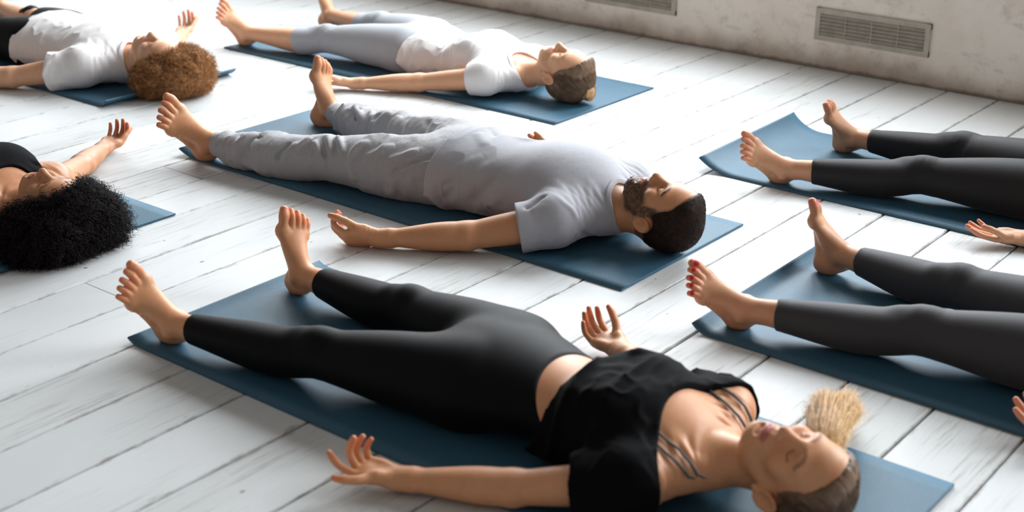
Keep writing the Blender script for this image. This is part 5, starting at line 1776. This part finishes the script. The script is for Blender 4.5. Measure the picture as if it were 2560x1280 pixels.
def main():
    build_room()
    ym = mat_yoga()
    yoga_mat(-3.780, -1.921, 2.897, 3.549, 'blue yoga mat under the bearded man in grey', (.10, .022), mat=ym)
    yoga_mat(-4.865, -3.000, 4.027, 4.700, 'blue yoga mat under the woman in white shirt and light grey leggings', (0, 0), mat=ym)
    yoga_mat(-1.645, .22, 2.797, 3.449, 'blue yoga mat under charcoal leggings and red-nailed feet', (.055, .030), wob=.5, mat=ym)
    yoga_mat(-2.315, -.45, 3.917, 4.569, 'blue yoga mat with curled ribbed end under near-black leggings', (.14, .050), wob=.3, mat=ym)
    yoga_mat(-2.682, -.827, 1.851, 2.503, 'blue yoga mat under the blonde woman in black', (.045, .012), mat=ym)
    yoga_mat(-5.18, -3.312, 1.889, 2.507, 'blue yoga mat under the person with black curly hair', (.08, .01), mat=ym)
    yoga_mat(-6.30, -4.440, 3.087, 3.739, 'blue yoga mat under the person with ginger curly hair', (.08, .01), (.07, .030), mat=ym)
    M = dict(skin=mat_skin(),
             tee_grey=mat_cloth('grey_melange_jersey', lin(180, 180, 187), .9, mel=.24, sheen=.3, crumple=.10),
             joggers=mat_cloth('grey_melange_fleece', lin(176, 175, 178), .9, mel=.26, sheen=.2, crumple=.35),
             tee_white=mat_cloth('white_cotton', lin(232, 228, 228), .9, sheen=.3, crumple=.16),
             grey_knit=mat_cloth('light_grey_knit', lin(178, 182, 189), .85, mel=.12, sheen=.2),
             charcoal_knit=mat_cloth('charcoal_knit', lin(64, 63, 66), .64, mel=.12, sheen=.1, spec=.2),
             dark_knit=mat_cloth('near_black_knit', lin(36, 34, 36), .64, sheen=.08, spec=.2),
             black_knit=mat_cloth('black_knit', lin(9, 9, 11), .6, sheen=.01, spec=.13),
             black_top=mat_cloth('black_cotton', lin(10, 10, 13), .85, sheen=.01, spec=.08, crumple=.10),
             strap=mat_cloth('dark_green_elastic', lin(34, 58, 60), .6, sheen=.1),
             hair_black=mat_hair('black_hair', lin(46, 33, 26), .65, .15), hair_beard=mat_hair('dark_brown_hair', lin(44, 32, 26), .6, .2),
             hair_curly=mat_hair('dark_curly_hair', lin(26, 18, 17), .6, .14), hair_ginger=mat_hair('ginger_hair', lin(186, 134, 88), .65, .15, vary=.3),
             hair_blonde=mat_hair('blonde_hair', lin(170, 130, 90), .42, .4, attr=True))
    people = [(make_man, P_man, 'bearded man in grey t-shirt and loose grey trousers lying on his back, palms up'),
              (make_front, P_front, 'blonde woman in black crop top and black leggings lying nearest the camera'),
              (make_back, P_back, 'woman in white t-shirt and light grey cropped leggings lying beside the wall'),
              (make_low, P_low, 'person in charcoal leggings with red toenails, only legs and fingertips in view'),
              (make_up, P_up, 'person in near-black leggings with bare unpainted toes, legs and one hand in view'),
              (make_dark, P_dark, 'person in black top with bushy black curly hair lying at left edge'),
              (make_gin, P_gin, 'person in white t-shirt and black shorts with bushy ginger curly hair')]
    with ThreadPoolExecutor(max_workers=3) as ex:
        futs = [ex.submit(p[0]) for p in people]
        for (fn, pj, label), fu in zip(people, futs):
            parts = fu.result()
            b, hd = pj()
            base = np.array([b.crotch[0], b.crotch[1], MAT_T])
            t = thing('person', label, 'person', base, 'people lying on yoga mats')
            made = {}
            for nm, data, mk in parts:
                Vv, F4 = data[0], data[1]
                colr = data[2] if len(data) > 2 else None
                made[nm] = link_mesh(nm, Vv - V(base[0], base[1], 0), F4, M[mk], made['shirt'] if nm == 'collar' else t, True, colr)
            fu._result = None
    # light of the rest of the white room
    w = bpy.data.worlds.new('room_light'); SC.world = w; w.use_nodes = True
    bg = w.node_tree.nodes['Background']; bg.inputs[0].default_value = (1.0, .95, .90, 1); bg.inputs[1].default_value = WORLD
    cd = bpy.data.cameras.new('camera'); cam = bpy.data.objects.new('camera', cd); COL.objects.link(cam)
    yaw, pitch, roll = CAM_R
    f = Vector((math.sin(yaw) * math.cos(pitch), math.cos(yaw) * math.cos(pitch), -math.sin(pitch)))
    r = Vector((math.cos(yaw), -math.sin(yaw), 0)); u = r.cross(f)
    r2 = math.cos(roll) * r + math.sin(roll) * u; u2 = -math.sin(roll) * r + math.cos(roll) * u
    R = Matrix((r2, u2, -f)).transposed()
    cam.matrix_world = Matrix.Translation((0, 0, 1.5)) @ R.to_4x4()
    cd.sensor_width = 36.0; cd.lens = 36.0 * 3490.78 / 2560
    cd.clip_start = .05
    cd.dof.use_dof = True; cd.dof.focus_distance = 4.2; cd.dof.aperture_fstop = 2.7
    SC.camera = cam
    SC.view_settings.view_transform = 'Standard'; SC.view_settings.look = 'None'
    SC.view_settings.exposure = EXPO; SC.view_settings.gamma = 1.0; SC.view_settings.use_curve_mapping = False
    SC.cycles.use_denoising = True
    SC.cycles.max_bounces = 6; SC.cycles.diffuse_bounces = 4; SC.cycles.glossy_bounces = 2
    SC.cycles.use_adaptive_sampling = True; SC.cycles.adaptive_threshold = .015
    SC.cycles.sample_clamp_indirect = 6.0

CAM_R = (-.671108779, .384123985, .00837704238)
WORLD = .29
EXPO = -0.20
main()
